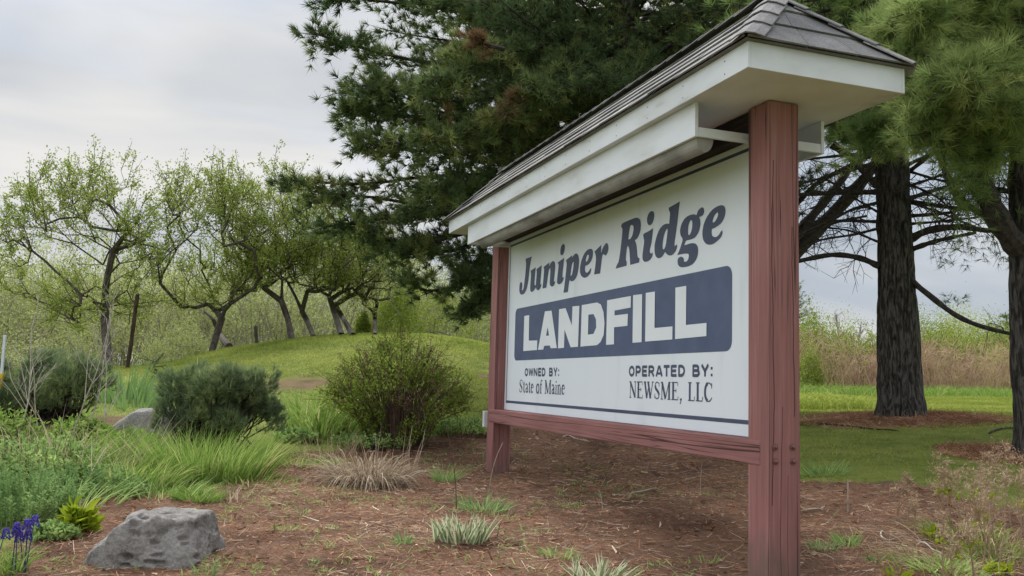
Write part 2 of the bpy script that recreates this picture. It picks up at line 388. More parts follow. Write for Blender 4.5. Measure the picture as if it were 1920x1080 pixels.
def gp(px, py):
    """ground point seen at a photo pixel"""
    Y = np.linspace(2, 60, 1500); P = np.array([at(px, py, y) for y in Y]); h = H(P[:, 0], P[:, 1], False)
    ok = (P[:, 2] <= h) & (Y < 30)
    i = np.argmax(ok) if ok.any() else int(np.argmin(np.where(Y < 30, P[:, 2] - h, 99)))
    return np.array([P[i, 0], P[i, 1], H(P[i, 0], P[i, 1])[0]])
def drop(x, y): return np.array([x, y, H(x, y)[0]])
def inside(P, poly):
    x, y = P[:, 0], P[:, 1]; c = np.zeros(len(P), bool); poly = np.asarray(poly); j = len(poly) - 1
    for i in range(len(poly)):
        xi, yi = poly[i, :2]; xj, yj = poly[j, :2]
        c ^= ((yi > y) != (yj > y)) & (x < (xj - xi) * (y - yi) / (yj - yi + 1e-12) + xi); j = i
    return c
def scatter(poly, n, g=rng):
    poly = np.asarray(poly)[:, :2]; lo, hi = poly.min(0), poly.max(0); out = []
    tot = 0
    while tot < n:
        q = g.uniform(lo, hi, (n * 2, 2)); q = q[inside(q, poly)]; out.append(q); tot += len(q)
        if len(q) == 0: break
    q = np.concatenate(out)[:n]
    return np.column_stack([q, H(q[:, 0], q[:, 1])])
_bed = [gp(*p)[:2] for p in [(60, 985), (170, 925), (330, 925), (400, 915), (480, 880), (520, 850), (620, 850), (700, 835), (800, 818), (900, 808), (960, 812)]]
BED = np.array([(-2.6, 4.5)] + [tuple(p) for p in _bed] + [(0.2, 13.4), (2.1, 12.2), (2.6, 9.2)] + [tuple(gp(*p)[:2]) for p in [(1505, 905), (1600, 905), (1710, 912), (1800, 935), (1915, 950)]] + [(4.2, 4), (3.5, 1.5), (-3, 1.5), (-2.7, 3.2)])
TREE_R, TREE_E = gp(1684, 779), gp(1946, 855)
TREE_C = drop(1.95, 15.5)
def mulch(x, y):
    P = np.column_stack([x, y]); wob = (fbm(P * 2.2, 11) - .5)
    m = inside(P + np.column_stack([wob, wob]) * .5, BED).astype(float)
    for c, r in ((TREE_R, 1.25), (TREE_E, .7), (TREE_C, 2.6)):
        m = np.maximum(m, np.clip((r + wob * 1.2 - np.hypot(x - c[0], (y - c[1]))) / .35, 0, 1))
    patch = [gp(560, 720)[:2], gp(640, 790)[:2], gp(235, 790)[:2], gp(110, 800)[:2]]
    for c, r in zip(patch, (.9, .5, .6, .7)):
        m = np.maximum(m, .8 * np.clip((r + wob - np.hypot(x - c[0], (y - c[1]))) / .4, 0, 1))
    return m
def axis(lo, hi, step, far, ratio=1.16):
    a = list(np.arange(lo, hi, step)); s = step
    while a[-1] < far: s *= ratio; a.append(a[-1] + s)
    s = step
    while a[0] > -far * (1 if lo < 0 else .01): s *= ratio; a.insert(0, a[0] - s)
    return np.array(a)
gx = axis(-5, 5.5, .075, 900); gy = axis(2.5, 12.5, .075, 1500)
gy = gy[gy > -60]
XX, YY = np.meshgrid(gx, gy); xs, ys = XX.ravel(), YY.ravel()
zs_ = H(xs, ys); ml = mulch(xs, ys)
GG = Geo(); nx = len(gx); ii = (np.arange(len(gy) - 1)[:, None] * nx + np.arange(nx - 1)[None]).ravel()
GG.add(np.column_stack([xs, ys, zs_]), np.column_stack([ii, ii + 1, ii + nx + 1, ii + nx]))
m, t = newmat('soil_and_turf'); L = t.links.new
at_ = node(t, 'ShaderNodeAttribute'); at_.attribute_name = 'mulch'
tcn = node(t, 'ShaderNodeTexCoord')
def ntex(sc, det=4, rough=.6, dist=0):
    mp = node(t, 'ShaderNodeMapping'); mp.inputs['Scale'].default_value = sc; L(tcn.outputs['Object'], mp.inputs[0])
    n = node(t, 'ShaderNodeTexNoise'); n.inputs['Scale'].default_value = 1; n.inputs['Detail'].default_value = det
    n.inputs['Roughness'].default_value = rough; n.inputs['Distortion'].default_value = dist; L(mp.outputs[0], n.inputs[0]); return n.outputs[0]
fine = ntex((60, 60, 60), 5, .7, 1.5); big = ntex((1.5, 1.5, 1.5), 5)
mr1 = node(t, 'ShaderNodeValToRGB'); setramp(mr1, [(.28, (.085, .056, .042)), (.45, (.20, .132, .100)), (.58, (.29, .20, .155)), (.75, (.42, .325, .265))])
L(fine, mr1.inputs[0])
bigm = node(t, 'ShaderNodeValToRGB'); setramp(bigm, [(.34, (.46, .40, .36)), (.47, (.80, .72, .65)), (.66, (1.12, .97, .84))]); L(big, bigm.inputs[0])
mm = node(t, 'ShaderNodeMix'); mm.data_type = 'RGBA'; mm.blend_type = 'MULTIPLY'; mm.inputs[0].default_value = 1
L(mr1.outputs[0], mm.inputs[6]); L(bigm.outputs[0], mm.inputs[7])
g1 = ntex((2.5, 2.5, 2.5), 7, .75); gr = node(t, 'ShaderNodeValToRGB')
setramp(gr, [(.28, (.085, .115, .028)), (.5, (.19, .23, .05)), (.72, (.29, .29, .10))]); L(g1, gr.inputs[0])
mx = node(t, 'ShaderNodeMix'); mx.data_type = 'RGBA'; L(at_.outputs['Fac'], mx.inputs[0]); L(gr.outputs[0], mx.inputs[6]); L(mm.outputs[2], mx.inputs[7])
p = node(t, 'ShaderNodeBsdfPrincipled'); p.inputs['Roughness'].default_value = .95; p.inputs['Specular IOR Level'].default_value = .1
L(mx.outputs[2], p.inputs['Base Color'])
bp = node(t, 'ShaderNodeBump'); bp.inputs['Strength'].default_value = .9; bp.inputs['Distance'].default_value = .03; L(fine, bp.inputs['Height']); L(bp.outputs[0], p.inputs['Normal'])
out = node(t, 'ShaderNodeOutputMaterial'); L(p.outputs[0], out.inputs[0])
go = GG.build('ground', m, smooth=True); tag(go, kind='structure')
go['label'] = 'earth mound, mown turf and brown needle mulch'
a = go.data.attributes.new('mulch', 'FLOAT', 'POINT'); a.data.foreach_set('value', ml.astype(np.float32))

# ------------------------------------------------------------------ the sign (local x runs along the board to its far end, y out of its face)
M_red_v = painted_wood('red_paint_upright', (.275, .126, .119), 2)
M_red_h = painted_wood('red_paint_beam', (.275, .126, .119), 0)
M_white = solid('white_trim_paint', [(.24, (.38, .39, .38)), (.36, (.57, .59, .62)), (.55, (.64, .675, .725)), (.8, (.67, .71, .76))], (2.2, 3, 7), 6, .55, .06)
M_panel = solid('sign_panel_white', [(.25, (.62, .67, .73)), (.42, (.70, .755, .815)), (.8, (.72, .775, .83))], (5, 2.2, 1.1), 6, .5, .02)
M_ink = solid('navy_vinyl', [(.3, (.062, .086, .165)), (.7, (.084, .112, .20))], (5, 5, 5), 3, .5, 0)
M_ink2 = solid('charcoal_vinyl', [(.3, (.052, .066, .118)), (.7, (.072, .090, .148))], (5, 5, 5), 3, .55, 0)
M_trough = solid('grimy_sheet_metal', [(.3, (.12, .115, .105)), (.5, (.25, .245, .235)), (.7, (.36, .355, .345))], (2.5, 7, 7), 5, .6, .05)
M_steel = solid('rusty_bolt', [(.3, (.10, .05, .045)), (.7, (.24, .12, .11))], (80, 80, 80), 3, .6, .1)
M_beam_shade = painted_wood('shade_dark_beam', (.022, .017, .016), 0)  # shade under the soffit put into the top beam's near-black colour
sign = empty('landfill_sign', (1.4002, 4.7401, 0), 1.907648)
tag(sign, 'roofed white landfill sign on two faded red timber posts', 'sign')
def bevel_box(name, lo, hi, mat, parent=sign, bev=.006, seg=2):
    bm = bmesh.new(); lo = Vector(lo); hi = Vector(hi)
    bmesh.ops.create_cube(bm, size=1); 
    for v in bm.verts: v.co = Vector([(lo[i] + hi[i]) / 2 + v.co[i] * (hi[i] - lo[i]) for i in range(3)])
    if bev: bmesh.ops.bevel(bm, geom=bm.edges[:], offset=bev, segments=seg, affect='EDGES', profile=.6)
    me = bpy.data.meshes.new(name); bm.to_mesh(me); bm.free(); me.materials.append(mat)
    o = bpy.data.objects.new(name, me); COL.objects.link(o); o.parent = parent; return o
h = .095; W = 4.508; NP = -.016
near = bevel_box('post', (-h, -h, -.6), (h, h, 2.427), M_red_v, bev=.009)
far = bevel_box('post', (W - h, -h, -.5), (W + h, h, 2.427), M_red_v, bev=.009)
near['label'] = 'near red post with four bolt heads and long drying cracks'
far['label'] = 'far red post with a small white box on its outer side'
bevel_box('bottom_beam', (-h + .077, h - .15, .493), (W + h - .06, h + .004, .622), M_red_h, bev=.008)
bevel_box('top_beam', (h + .001, -.07, 2.30), (W - h - .001, .07, 2.4265), M_beam_shade)
pn = bevel_box('panel', (h + .001, NP - .02, .624), (W - h - .001, NP, 2.298), M_panel, bev=.002, seg=1)
def bolt(c):
    G = Geo(); sx = -h
    tube(G, [(sx - .001, *c), (sx - .005, *c)], [.017, .017], 14); tube(G, [(sx - .005, *c), (sx - .016, *c), (sx - .019, *c)], [.011, .010, .006], 8)
    G.build('bolt', M_steel, near)
for c in [(.062, .596), (-.046, .596), (.058, .523), (-.049, .523)]: bolt(c)
# lettering: flat vinyl cut-outs on the panel
def cut(G, loops, y):
    lp = [[Vector((x / 1000, z / 1000, 0)) for x, z in l] for l in loops]; flat = [v for l in lp for v in l]
    tri = tessellate_polygon(lp); V = np.array([(v.x, y, v.y) for v in flat])
    F = []
    for a_, b_, c_ in tri:
        A, B, C_ = V[a_], V[b_], V[c_]
        n_ = np.cross(B - A, C_ - A); F.append((a_, b_, c_) if n_[1] > 0 else (a_, c_, b_))
    G.add(V, F)
def rnd_loop(l, it=1):
    P = np.array(l, float)
    for _ in range(it):
        N_ = []
        for i in range(len(P)):
            a_, b_, c_ = P[i - 1], P[i], P[(i + 1) % len(P)]; u, v = a_ - b_, c_ - b_
            ang = np.dot(u, v) / (np.linalg.norm(u) * np.linalg.norm(v) + 1e-9)
            if ang > -.35: N_.append(b_)
            else: N_ += [b_ + u * .22, b_ + v * .22]
        P = np.array(N_)
    return [tuple(p_) for p_ in P]
JUNIPER = [
[[(3912,2070),(3741,2072),(3765,2034),(3787,1981),(3803,1915),(3821,1838),(3856,1774),(3917,1736),(3974,1730),(4033,1741),(4061,1769),(4064,1810),(4054,1849),(4018,1860),(3987,1846),(3978,1819),(3992,1780),(3969,1770),(3943,1793),(3926,1848),(3907,1915),(3891,2015)]],
[[(3765,1939),(3630,1957),(3645,1887),(3654,1805),(3642,1787),(3618,1790),(3600,1904),(3610,1936),(3477,1959),(3492,1865),(3505,1791),(3491,1781),(3472,1790),(3475,1769),(3506,1745),(3557,1733),(3599,1750),(3613,1768),(3664,1742),(3718,1732),(3758,1748),(3766,1782),(3747,1909)]],
[[(3431,1937),(3290,1963),(3298,1925),(3254,1959),(3203,1966),(3161,1948),(3152,1908),(3168,1816),(3177,1785),(3159,1773),(3142,1787),(3148,1759),(3184,1739),(3230,1738),(3269,1757),(3275,1784),(3262,1867),(3269,1911),(3299,1898),(3317,1852),(3335,1790),(3353,1741),(3447,1742),(3430,1821),(3415,1911)]],
[[(3100,1938),(2952,1961),(2970,1892),(2986,1807),(2974,1790),(2948,1798),(2957,1773),(2998,1747),(3050,1741),(3098,1754),(3104,1783),(3085,1864),(3072,1914)]],
[[(2979,2088),(2945,2068),(2947,2027),(2973,1995),(3012,1987),(3044,2006),(3046,2040),(3024,2076)]],
[[(2915,1936),(2780,1962),(2785,1943),(2730,1966),(2688,1966),(2650,1943),(2632,1897),(2644,1825),(2677,1770),(2730,1743),(2780,1740),(2824,1755),(2836,1736),(2857,1658),(2953,1661),(2926,1755),(2906,1844),(2893,1903)],[(2752,1904),(2778,1890),(2798,1842),(2808,1793),(2789,1789),(2771,1809),(2752,1857),(2745,1896)]],
[[(2394,1966),(2365,1943),(2364,1907),(2390,1868),(2445,1843),(2508,1839),(2516,1811),(2500,1787),(2465,1779),(2426,1796),(2402,1812),(2390,1797),(2407,1768),(2458,1747),(2521,1743),(2575,1759),(2610,1792),(2615,1841),(2588,1897),(2537,1944),(2469,1969)],[(2461,1927),(2443,1917),(2448,1894),(2481,1869),(2501,1874),(2500,1895),(2483,1918)]],
[[(2337,1934),(2213,1971),(2215,1907),(2180,1949),(2123,1977),(2091,1959),(2082,1926),(2098,1892),(2134,1873),(2167,1894),(2193,1885),(2211,1814),(2227,1748),(2336,1752),(2315,1826),(2305,1881),(2319,1911)]],
[[(1868,2077),(1844,2084),(1651,2090),(1605,2082),(1573,2064),(1558,2029),(1566,1980),(1601,1938),(1650,1924),(1631,1904),(1616,1863),(1605,1798),(1573,1786),(1579,1757),(1716,1755),(1726,1826),(1737,1880),(1761,1903),(1775,1885),(1791,1800),(1771,1784),(1775,1756),(1955,1755),(1931,1785),(1907,1798),(1889,1847),(1864,1950),(1852,2019),(1853,2044),(1873,2058)],[(1705,2048),(1728,2039),(1745,1994),(1753,1947),(1720,1945),(1688,1968),(1671,2009),(1677,2036)]],
[[(1525,1946),(1512,1955),(1434,1961),(1379,1972),(1390,1915),(1401,1868),(1423,1829),(1425,1811),(1404,1796),(1383,1805),(1380,1782),(1403,1760),(1445,1749),(1488,1749),(1519,1762),(1532,1789),(1522,1842),(1506,1899),(1515,1921)]],
[[(1403,2096),(1373,2085),(1362,2060),(1372,2028),(1396,2003),(1433,1997),(1463,2016),(1473,2049),(1454,2080),(1429,2094)]],
[[(1165,2076),(1021,2092),(1033,2044),(1049,1964),(1070,1880),(1087,1827),(1082,1804),(1055,1814),(1048,1797),(1068,1770),(1108,1750),(1149,1751),(1181,1762),(1208,1784),(1242,1758),(1289,1749),(1333,1764),(1355,1798),(1356,1851),(1331,1905),(1289,1951),(1237,1973),(1186,1973),(1158,1965),(1146,2040),(1164,2058)],[(1185,1939),(1213,1920),(1235,1881),(1246,1836),(1243,1809),(1224,1802),(1201,1825),(1184,1888),(1176,1928)]],
[[(877,1980),(843,1977),(814,1966),(794,1995),(753,2006),(729,1998),(722,1971),(737,1952),(757,1949),(781,1948),(769,1927),(766,1896),(784,1855),(824,1826),(874,1820),(942,1823),(959,1794),(874,1797),(824,1788),(795,1765),(789,1729),(806,1688),(855,1658),(922,1651),(999,1655),(1035,1673),(1046,1704),(1031,1724),(992,1726),(966,1712),(961,1689),(931,1685),(910,1696),(902,1717),(906,1733),(966,1741),(1047,1742),(1015,1777),(985,1822),(981,1840),(1008,1866),(1017,1899),(1000,1938),(962,1968),(919,1979)],[(880,1947),(905,1927),(916,1893),(913,1857),(898,1850),(875,1869),(863,1902),(863,1936)]],
[[(528,1979),(498,1966),(485,1938),(494,1902),(527,1870),(580,1855),(635,1849),(639,1824),(629,1804),(594,1792),(560,1800),(534,1821),(523,1825),(515,1808),(534,1783),(579,1765),(624,1754),(667,1756),(707,1770),(736,1800),(745,1840),(732,1890),(697,1932),(642,1966),(581,1980)],[(573,1943),(565,1931),(576,1908),(607,1887),(626,1888),(626,1903),(607,1930)]],
]
LANDFILL = [
[[(3894,1521),(3761,1521),(3754,1282),(3534,1277),(3536,1190),(3895,1189)]],
[[(3364,1530),(3205,1525),(3063,1195),(3202,1196),(3228,1222),(3360,1222),(3379,1190),(3510,1191)],[(3288,1387),(3250,1309),(3321,1310)]],
[[(3034,1526),(2890,1525),(2750,1374),(2744,1529),(2603,1524),(2613,1192),(2764,1192),(2902,1344),(2905,1192),(3037,1191)]],
[[(2555,1526),(2265,1525),(2195,1505),(2143,1440),(2123,1355),(2135,1266),(2188,1215),(2250,1194),(2564,1192)],[(2422,1440),(2325,1439),(2278,1395),(2271,1331),(2317,1284),(2424,1282)]],
[[(2084,1528),(1692,1528),(1693,1445),(1953,1441),(1952,1405),(1735,1403),(1739,1317),(1956,1317),(1953,1191),(2088,1191)]],
[[(1658,1531),(1521,1527),(1519,1192),(1656,1192)]],
[[(1467,1531),(1337,1529),(1336,1281),(1095,1280),(1095,1195),(1468,1194)]],
[[(1062,1530),(925,1529),(926,1280),(684,1280),(685,1200),(1060,1196)]],
]
G = Geo()
for loops in JUNIPER: cut(G, [rnd_loop(l) for l in loops], NP + .0015)
o = G.build('lettering', M_ink2, pn); o['label'] = 'slanted bold serif line reading Juniper Ridge'
def rrect(x0, x1, z0, z1, r, n=7):
    out = []
    for cx, cz, a0 in ((x1 - r, z1 - r, 0), (x0 + r, z1 - r, 90), (x0 + r, z0 + r, 180), (x1 - r, z0 + r, 270)):
        for k in range(n + 1):
            a_ = R(a0 + 90 * k / n); out.append(((cx + r * math.cos(a_)) * 1000, (cz + r * math.sin(a_)) * 1000))
    return out
G = Geo(); cut(G, [rrect(.415, 4.155, 1.103, 1.605, .062)], NP + .0012); o = G.build('name_plate', M_ink, pn); o['label'] = 'dark blue rounded bar behind the word LANDFILL'
G = Geo()
for loops in LANDFILL: cut(G, loops, NP + .0042)
M_let = solid('white_vinyl', [(.3, (.69, .735, .785)), (.7, (.74, .785, .83))], (4, 4, 4), 3, .5, 0)
o = G.build('lettering', M_let, pn); o['label'] = 'white block capitals reading LANDFILL'
G = Geo()
cut(G, [[(100, 2242), (4362, 2242), (4362, 2262), (100, 2262)]], NP + .0012); cut(G, [[(100, 692), (4362, 692), (4362, 716), (100, 716)]], NP + .0012)
cut(G, [[(4346, 716), (4362, 716), (4362, 2242), (4346, 2242)]], NP + .0012); G.build('border_line', M_ink2, pn)
# small lines: letters drawn as strokes (x, y in a unit box; width per stroke)
def arc(cx, cy, rx, ry, a0, a1, n=14): return [(cx + rx * math.cos(R(a0 + (a1 - a0) * k / n)), cy + ry * math.sin(R(a0 + (a1 - a0) * k / n))) for k in range(n + 1)]
B = .19
SANS = {'O': (.72, [(arc(.36, .5, .26, .41, 0, 360, 24), B)]), 'W': (.98, [([(.09, 1), (.28, .05)], B), ([(.28, .05), (.49, .95)], B * .9), ([(.49, .95), (.70, .05)], B * .9), ([(.70, .05), (.89, 1)], B)]),
        'N': (.76, [([(.12, 0), (.12, 1)], B), ([(.14, .92), (.62, .08)], B), ([(.64, 0), (.64, 1)], B)]), 'E': (.66, [([(.12, 0), (.12, 1)], B), ([(.12, .91), (.6, .91)], B), ([(.12, .5), (.55, .5)], B), ([(.12, .09), (.6, .09)], B)]),
        'D': (.72, [([(.12, 0), (.12, 1)], B), ([(.1, .91), (.32, .91)] + arc(.32, .5, .29, .41, 90, -90) + [(.1, .09)], B)]),
        'B': (.74, [([(.12, 0), (.12, 1)], B), ([(.1, .91), (.38, .91)] + arc(.38, .71, .2, .2, 90, -90, 8) + [(.1, .51)], B), ([(.1, .51), (.42, .51)] + arc(.42, .3, .21, .21, 90, -90, 8) + [(.1, .09)], B)]),
        'Y': (.72, [([(.08, 1), (.36, .45)], B), ([(.64, 1), (.36, .45)], B), ([(.36, .5), (.36, 0)], B)]), ':': (.3, [([(.15, .02), (.15, .24)], .2), ([(.15, .58), (.15, .8)], .2)]),
        'P': (.68, [([(.12, 0), (.12, 1)], B), ([(.1, .91), (.34, .91)] + arc(.34, .66, .23, .25, 90, -90, 8) + [(.1, .41)], B)]),
        'R': (.74, [([(.12, 0), (.12, 1)], B), ([(.1, .91), (.36, .91)] + arc(.36, .68, .22, .23, 90, -90, 8) + [(.1, .45)], B), ([(.36, .45), (.62, 0)], B)]),
        'A': (.76, [([(.08, 0), (.36, .98)], B), ([(.40, .98), (.68, 0)], B), ([(.2, .27), (.56, .27)], B * .8)]), 'T': (.66, [([(.04, .91), (.62, .91)], B), ([(.33, 0), (.33, .92)], B)]), ' ': (.5, [])}
T, K_, S_ = .045, .125, .04
SERIF = {'N': (.74, [([(.12, 0), (.12, 1)], T), ([(.12, .97), (.62, .03)], K_), ([(.62, 0), (.62, 1)], T), ([(.02, .98), (.2, .98)], S_), ([(.03, .02), (.22, .02)], S_), ([(.52, .98), (.72, .98)], S_)]),
         'E': (.66, [([(.17, 0), (.17, 1)], K_), ([(.04, .98), (.56, .98), (.57, .8)], S_), ([(.04, .02), (.58, .02), (.61, .2)], S_), ([(.17, .52), (.42, .52)], S_), ([(.42, .42), (.42, .62)], S_)]),
         'W': (.98, [([(.12, .98), (.32, .02)], K_), ([(.32, .02), (.5, .8)], T), ([(.44, .98), (.66, .02)], K_), ([(.66, .02), (.87, .98)], T), ([(.02, .98), (.24, .98)], S_), ([(.36, .98), (.56, .98)], S_), ([(.78, .98), (.96, .98)], S_)]),
         'S': (.56, [([(.46, .72), (.45, .95)], S_), (arc(.27, .77, .18, .21, 40, 180, 8), T), ([(.10, .78), (.14, .62), (.28, .50), (.42, .36), (.45, .24)], K_), (arc(.27, .24, .19, .22, 0, -150, 8), T), ([(.07, .30), (.06, .04)], S_)]),
         'M': (.92, [([(.13, 0), (.13, 1)], T), ([(.14, .98), (.45, .04)], K_), ([(.45, .04), (.75, .98)], T), ([(.77, 0), (.77, 1)], K_), ([(.02, .98), (.17, .98)], S_), ([(.03, .02), (.23, .02)], S_), ([(.64, .02), (.9, .02)], S_), ([(.72, .98), (.9, .98)], S_)]),
         'L': (.6, [([(.17, 0), (.17, 1)], K_), ([(.04, .98), (.31, .98)], S_), ([(.04, .02), (.53, .02), (.56, .24)], S_)]), 'C': (.68, [(arc(.38, .5, .28, .48, 40, 110, 8), T), (arc(.37, .5, .27, .47, 105, 255, 14), K_), (arc(.38, .5, .28, .48, 250, 325, 8), T), ([(.6, .7), (.6, .98)], S_)]),
         ',': (.34, [([(.13, .1), (.15, 0)], .13), ([(.17, .04), (.13, -.13), (.07, -.2)], .05)]), ' ': (.3, []),
         't': (.34, [([(.16, .84), (.16, .12), (.22, .03), (.31, .08)], .10), ([(.03, .66), (.3, .66)], S_)]),
         'a': (.46, [(arc(.2, .5, .14, .17, 160, 20, 8), .06), ([(.33, .55), (.33, .08), (.43, .05)], .10), ([(.33, .42), (.12, .28), (.08, .15), (.14, .04), (.24, .05), (.33, .16)], .065)]),
         'e': (.44, [(arc(.23, .34, .16, .32, 10, 90, 8), .06), (arc(.23, .34, .16, .32, 90, 250, 12), .10), (arc(.23, .34, .16, .32, 250, 325, 6), .05), ([(.08, .4), (.39, .4)], S_)]),
         'o': (.5, [(arc(.25, .34, .18, .33, 100, 260, 12), .10), (arc(.25, .34, .18, .33, 80, -80, 12), .10), (arc(.25, .34, .18, .33, 60, 120, 6), .05), (arc(.25, .34, .18, .33, 240, 300, 6), .05)]),
         'f': (.34, [([(.16, 0), (.16, .8)], .10), (arc(.28, .82, .12, .16, 180, 50, 8), .06), ([(.04, .66), (.3, .66)], S_), ([(.05, .02), (.28, .02)], S_)]),
         'i': (.26, [([(.13, 0), (.13, .66)], .10), ([(.03, .64), (.13, .64)], S_), ([(.03, .02), (.24, .02)], S_), ([(.13, .83), (.13, .95)], .11)]),
         'n': (.52, [([(.13, 0), (.13, .66)], .10), (arc(.26, .48, .13, .18, 160, 20, 8), .06), ([(.39, .5), (.39, 0)], .10), ([(.02, .64), (.13, .64)], S_), ([(.03, .02), (.23, .02)], S_), ([(.29, .02), (.5, .02)], S_)])}
def text_line(txt, font, s0, s1, z0, z1, gap=.05):
    G = Geo(); wd = sum(font[c][0] + gap for c in txt) - gap; sc = (s0 - s1) / wd; hh = z1 - z0; x = 0; k = 0
    for c in txt:
        for pts, wdt in font[c][1]:
            P = np.array([((x + a_) , b_) for a_, b_ in pts]); Q = np.column_stack([-P[:, 0] * sc, P[:, 1] * hh])
            wdt = wdt * .5 * (sc + hh) if font is SANS else wdt * sc * 1.15
            d = nrm(np.gradient(Q, axis=0)); nn = np.column_stack([-d[:, 1], d[:, 0]]) * wdt / 2
            Lf, Rt = Q + nn, Q - nn; k += 1; y = NP + .0012 + (k % 9) * .00012
            V = np.array([(s0 + u, y, z0 + v) for u, v in np.vstack([Lf, Rt])]); n = len(Q)
            F = [(i, i + 1, n + i + 1, n + i) for i in range(n - 1)]
            G.add(V, F)
        x += font[c][0] + gap
    o = G.build('lettering', M_ink2, pn); o['label'] = 'small dark line reading ' + txt
text_line('OWNED BY:', SANS, 3.848, 2.996, .955, 1.026)
text_line('State of Maine', SERIF, 3.985, 2.872, .802, .920, .03)
text_line('OPERATED BY:', SANS, 1.715, .609, .956, 1.028)
text_line('NEWSME, LLC', SERIF, 1.702, .616, .806, .920, .03)
# the small white box on the outer side of the far post
bevel_box('service_box', (W + h + .001, .02, .44), (W + h + .055, .128, .60), M_white, sign, .006)
# ---- roof
ES, EF, EN, EZ0, EZ1 = -.46, 4.936, .475, 2.428, 2.560
G = Geo()
def boxg(G, lo, hi):
    V = [(x, y, z) for x in (lo[0], hi[0]) for y in (lo[1], hi[1]) for z in (lo[2], hi[2])]
    G.add(V, [(0, 1, 3, 2), (4, 6, 7, 5), (0, 4, 5, 1), (2, 3, 7, 6), (0, 2, 6, 4), (1, 5, 7, 3)])
bevel_box('soffit', (ES + .02, -EN + .02, EZ0 + .003), (EF - .02, EN - .02, EZ0 + .02), M_white, bev=0)
for y0, y1 in ((EN - .018, EN), (-EN, -EN + .018)): bevel_box('fascia_board', (ES, y0, EZ0), (EF, y1, EZ1), M_white, bev=.002, seg=1)
seam = 2.31
for o_ in [o_ for o_ in sign.children if o_.name.startswith('fascia_board')]: bpy.data.objects.remove(o_)
for y0, y1 in ((EN - .018, EN), (-EN, -EN + .018)):
    for xa, xb in ((ES, seam - .0015), (seam + .0015, EF)): bevel_box('fascia_board', (xa, y0, EZ0), (xb, y1, EZ1), M_white, bev=.002, seg=1)
for x0, x1 in ((ES, ES + .018), (EF - .018, EF)): bevel_box('fascia_board', (x0, -EN + .0185, EZ0), (x1, EN - .0185, EZ1), M_white, bev=.002, seg=1)
VZ0 = 2.239
G = Geo()
for x_ in np.arange(ES + .2, EF, .41):
    for z_ in (EZ0 + .03, EZ1 - .035): tube(G, [(x_, EN - .001, z_), (x_, EN + .0015, z_)], [.0045, .004], 6)
G.build('nail_heads', M_steel, sign)['kind'] = 'stuff'
for sg in (1, -1):
    y0, y1 = sorted((sg * .424, sg * .402))
    bevel_box('valance_board', (.107, y0, VZ0), (4.401, y1, EZ0 + .0025), M_white, bev=.002, seg=1)
    # drip edge moulding between the fascia and the valance
for x0 in (.109, 4.379):
    bevel_box('cross_piece', (x0, -.4015, VZ0 + .003), (x0 + .02, .4015, VZ0 + .055), M_white, bev=.002, seg=1)
bevel_box('end_board', (4.12, .12, VZ0 + .004), (4.378, .4015, VZ0 + .02), M_white, bev=0)
G = Geo(); a_ = np.linspace(0, math.pi, 12); prof = [(.345 + .055 * math.cos(k), VZ0 + .012 - .085 * math.sin(k)) for k in a_]
n = len(prof); V = [(.135, y, z) for y, z in prof] + [(4.11, y, z) for y, z in prof]
G.add(V, [(i, i + 1, n + i + 1, n + i) for i in range(n - 1)]); G.add(V[:n], [list(range(n))]); G.add(V[n:], [list(range(n))[::-1]])
G.build('light_trough', M_trough, sign, smooth=False)
# shingles: overlapping courses laid up each slope
m, t = newmat('asphalt_shingle'); L = t.links.new
at_ = node(t, 'ShaderNodeAttribute'); at_.attribute_name = 'tone'
tcn = node(t, 'ShaderNodeTexCoord'); nz = node(t, 'ShaderNodeTexNoise'); nz.inputs['Scale'].default_value = 90; nz.inputs['Detail'].default_value = 4; nz.inputs['Roughness'].default_value = .75; L(tcn.outputs['Object'], nz.inputs[0])
n2 = node(t, 'ShaderNodeTexNoise'); n2.inputs['Scale'].default_value = 5; n2.inputs['Detail'].default_value = 5; L(tcn.outputs['Object'], n2.inputs[0])
ad = node(t, 'ShaderNodeMath', op='MULTIPLY_ADD'); ad.inputs[1].default_value = .35; L(n2.outputs[0], ad.inputs[0])
s2 = node(t, 'ShaderNodeMath', op='MULTIPLY_ADD'); s2.inputs[1].default_value = .45; L(nz.outputs[0], s2.inputs[0]); L(ad.outputs[0], s2.inputs[2])
tt = node(t, 'ShaderNodeMath', op='MULTIPLY'); tt.inputs[1].default_value = .3; L(at_.outputs['Fac'], tt.inputs[0]); L(tt.outputs[0], ad.inputs[2])
r_ = node(t, 'ShaderNodeValToRGB'); setramp(r_, [(.30, (.030, .030, .034)), (.46, (.105, .102, .108)), (.62, (.21, .205, .205)), (.74, (.40, .40, .37))]); L(s2.outputs[0], r_.inputs[0])
p = node(t, 'ShaderNodeBsdfPrincipled'); p.inputs['Roughness'].default_value = .9; L(r_.outputs[0], p.inputs['Base Color'])
bp = node(t, 'ShaderNodeBump'); bp.inputs['Strength'].default_value = .6; bp.inputs['Distance'].default_value = .006; L(nz.outputs[0], bp.inputs['Height']); L(bp.outputs[0], p.inputs['Normal'])
out = node(t, 'ShaderNodeOutputMaterial'); L(p.outputs[0], out.inputs[0]); M_sh = m
RS, RF, RZ, OV = -.02, 4.48, 3.045, .03
e0 = np.array([ES - OV, EN + OV, EZ1 + .001]); e1 = np.array([EF + OV, EN + OV, EZ1 + .001])
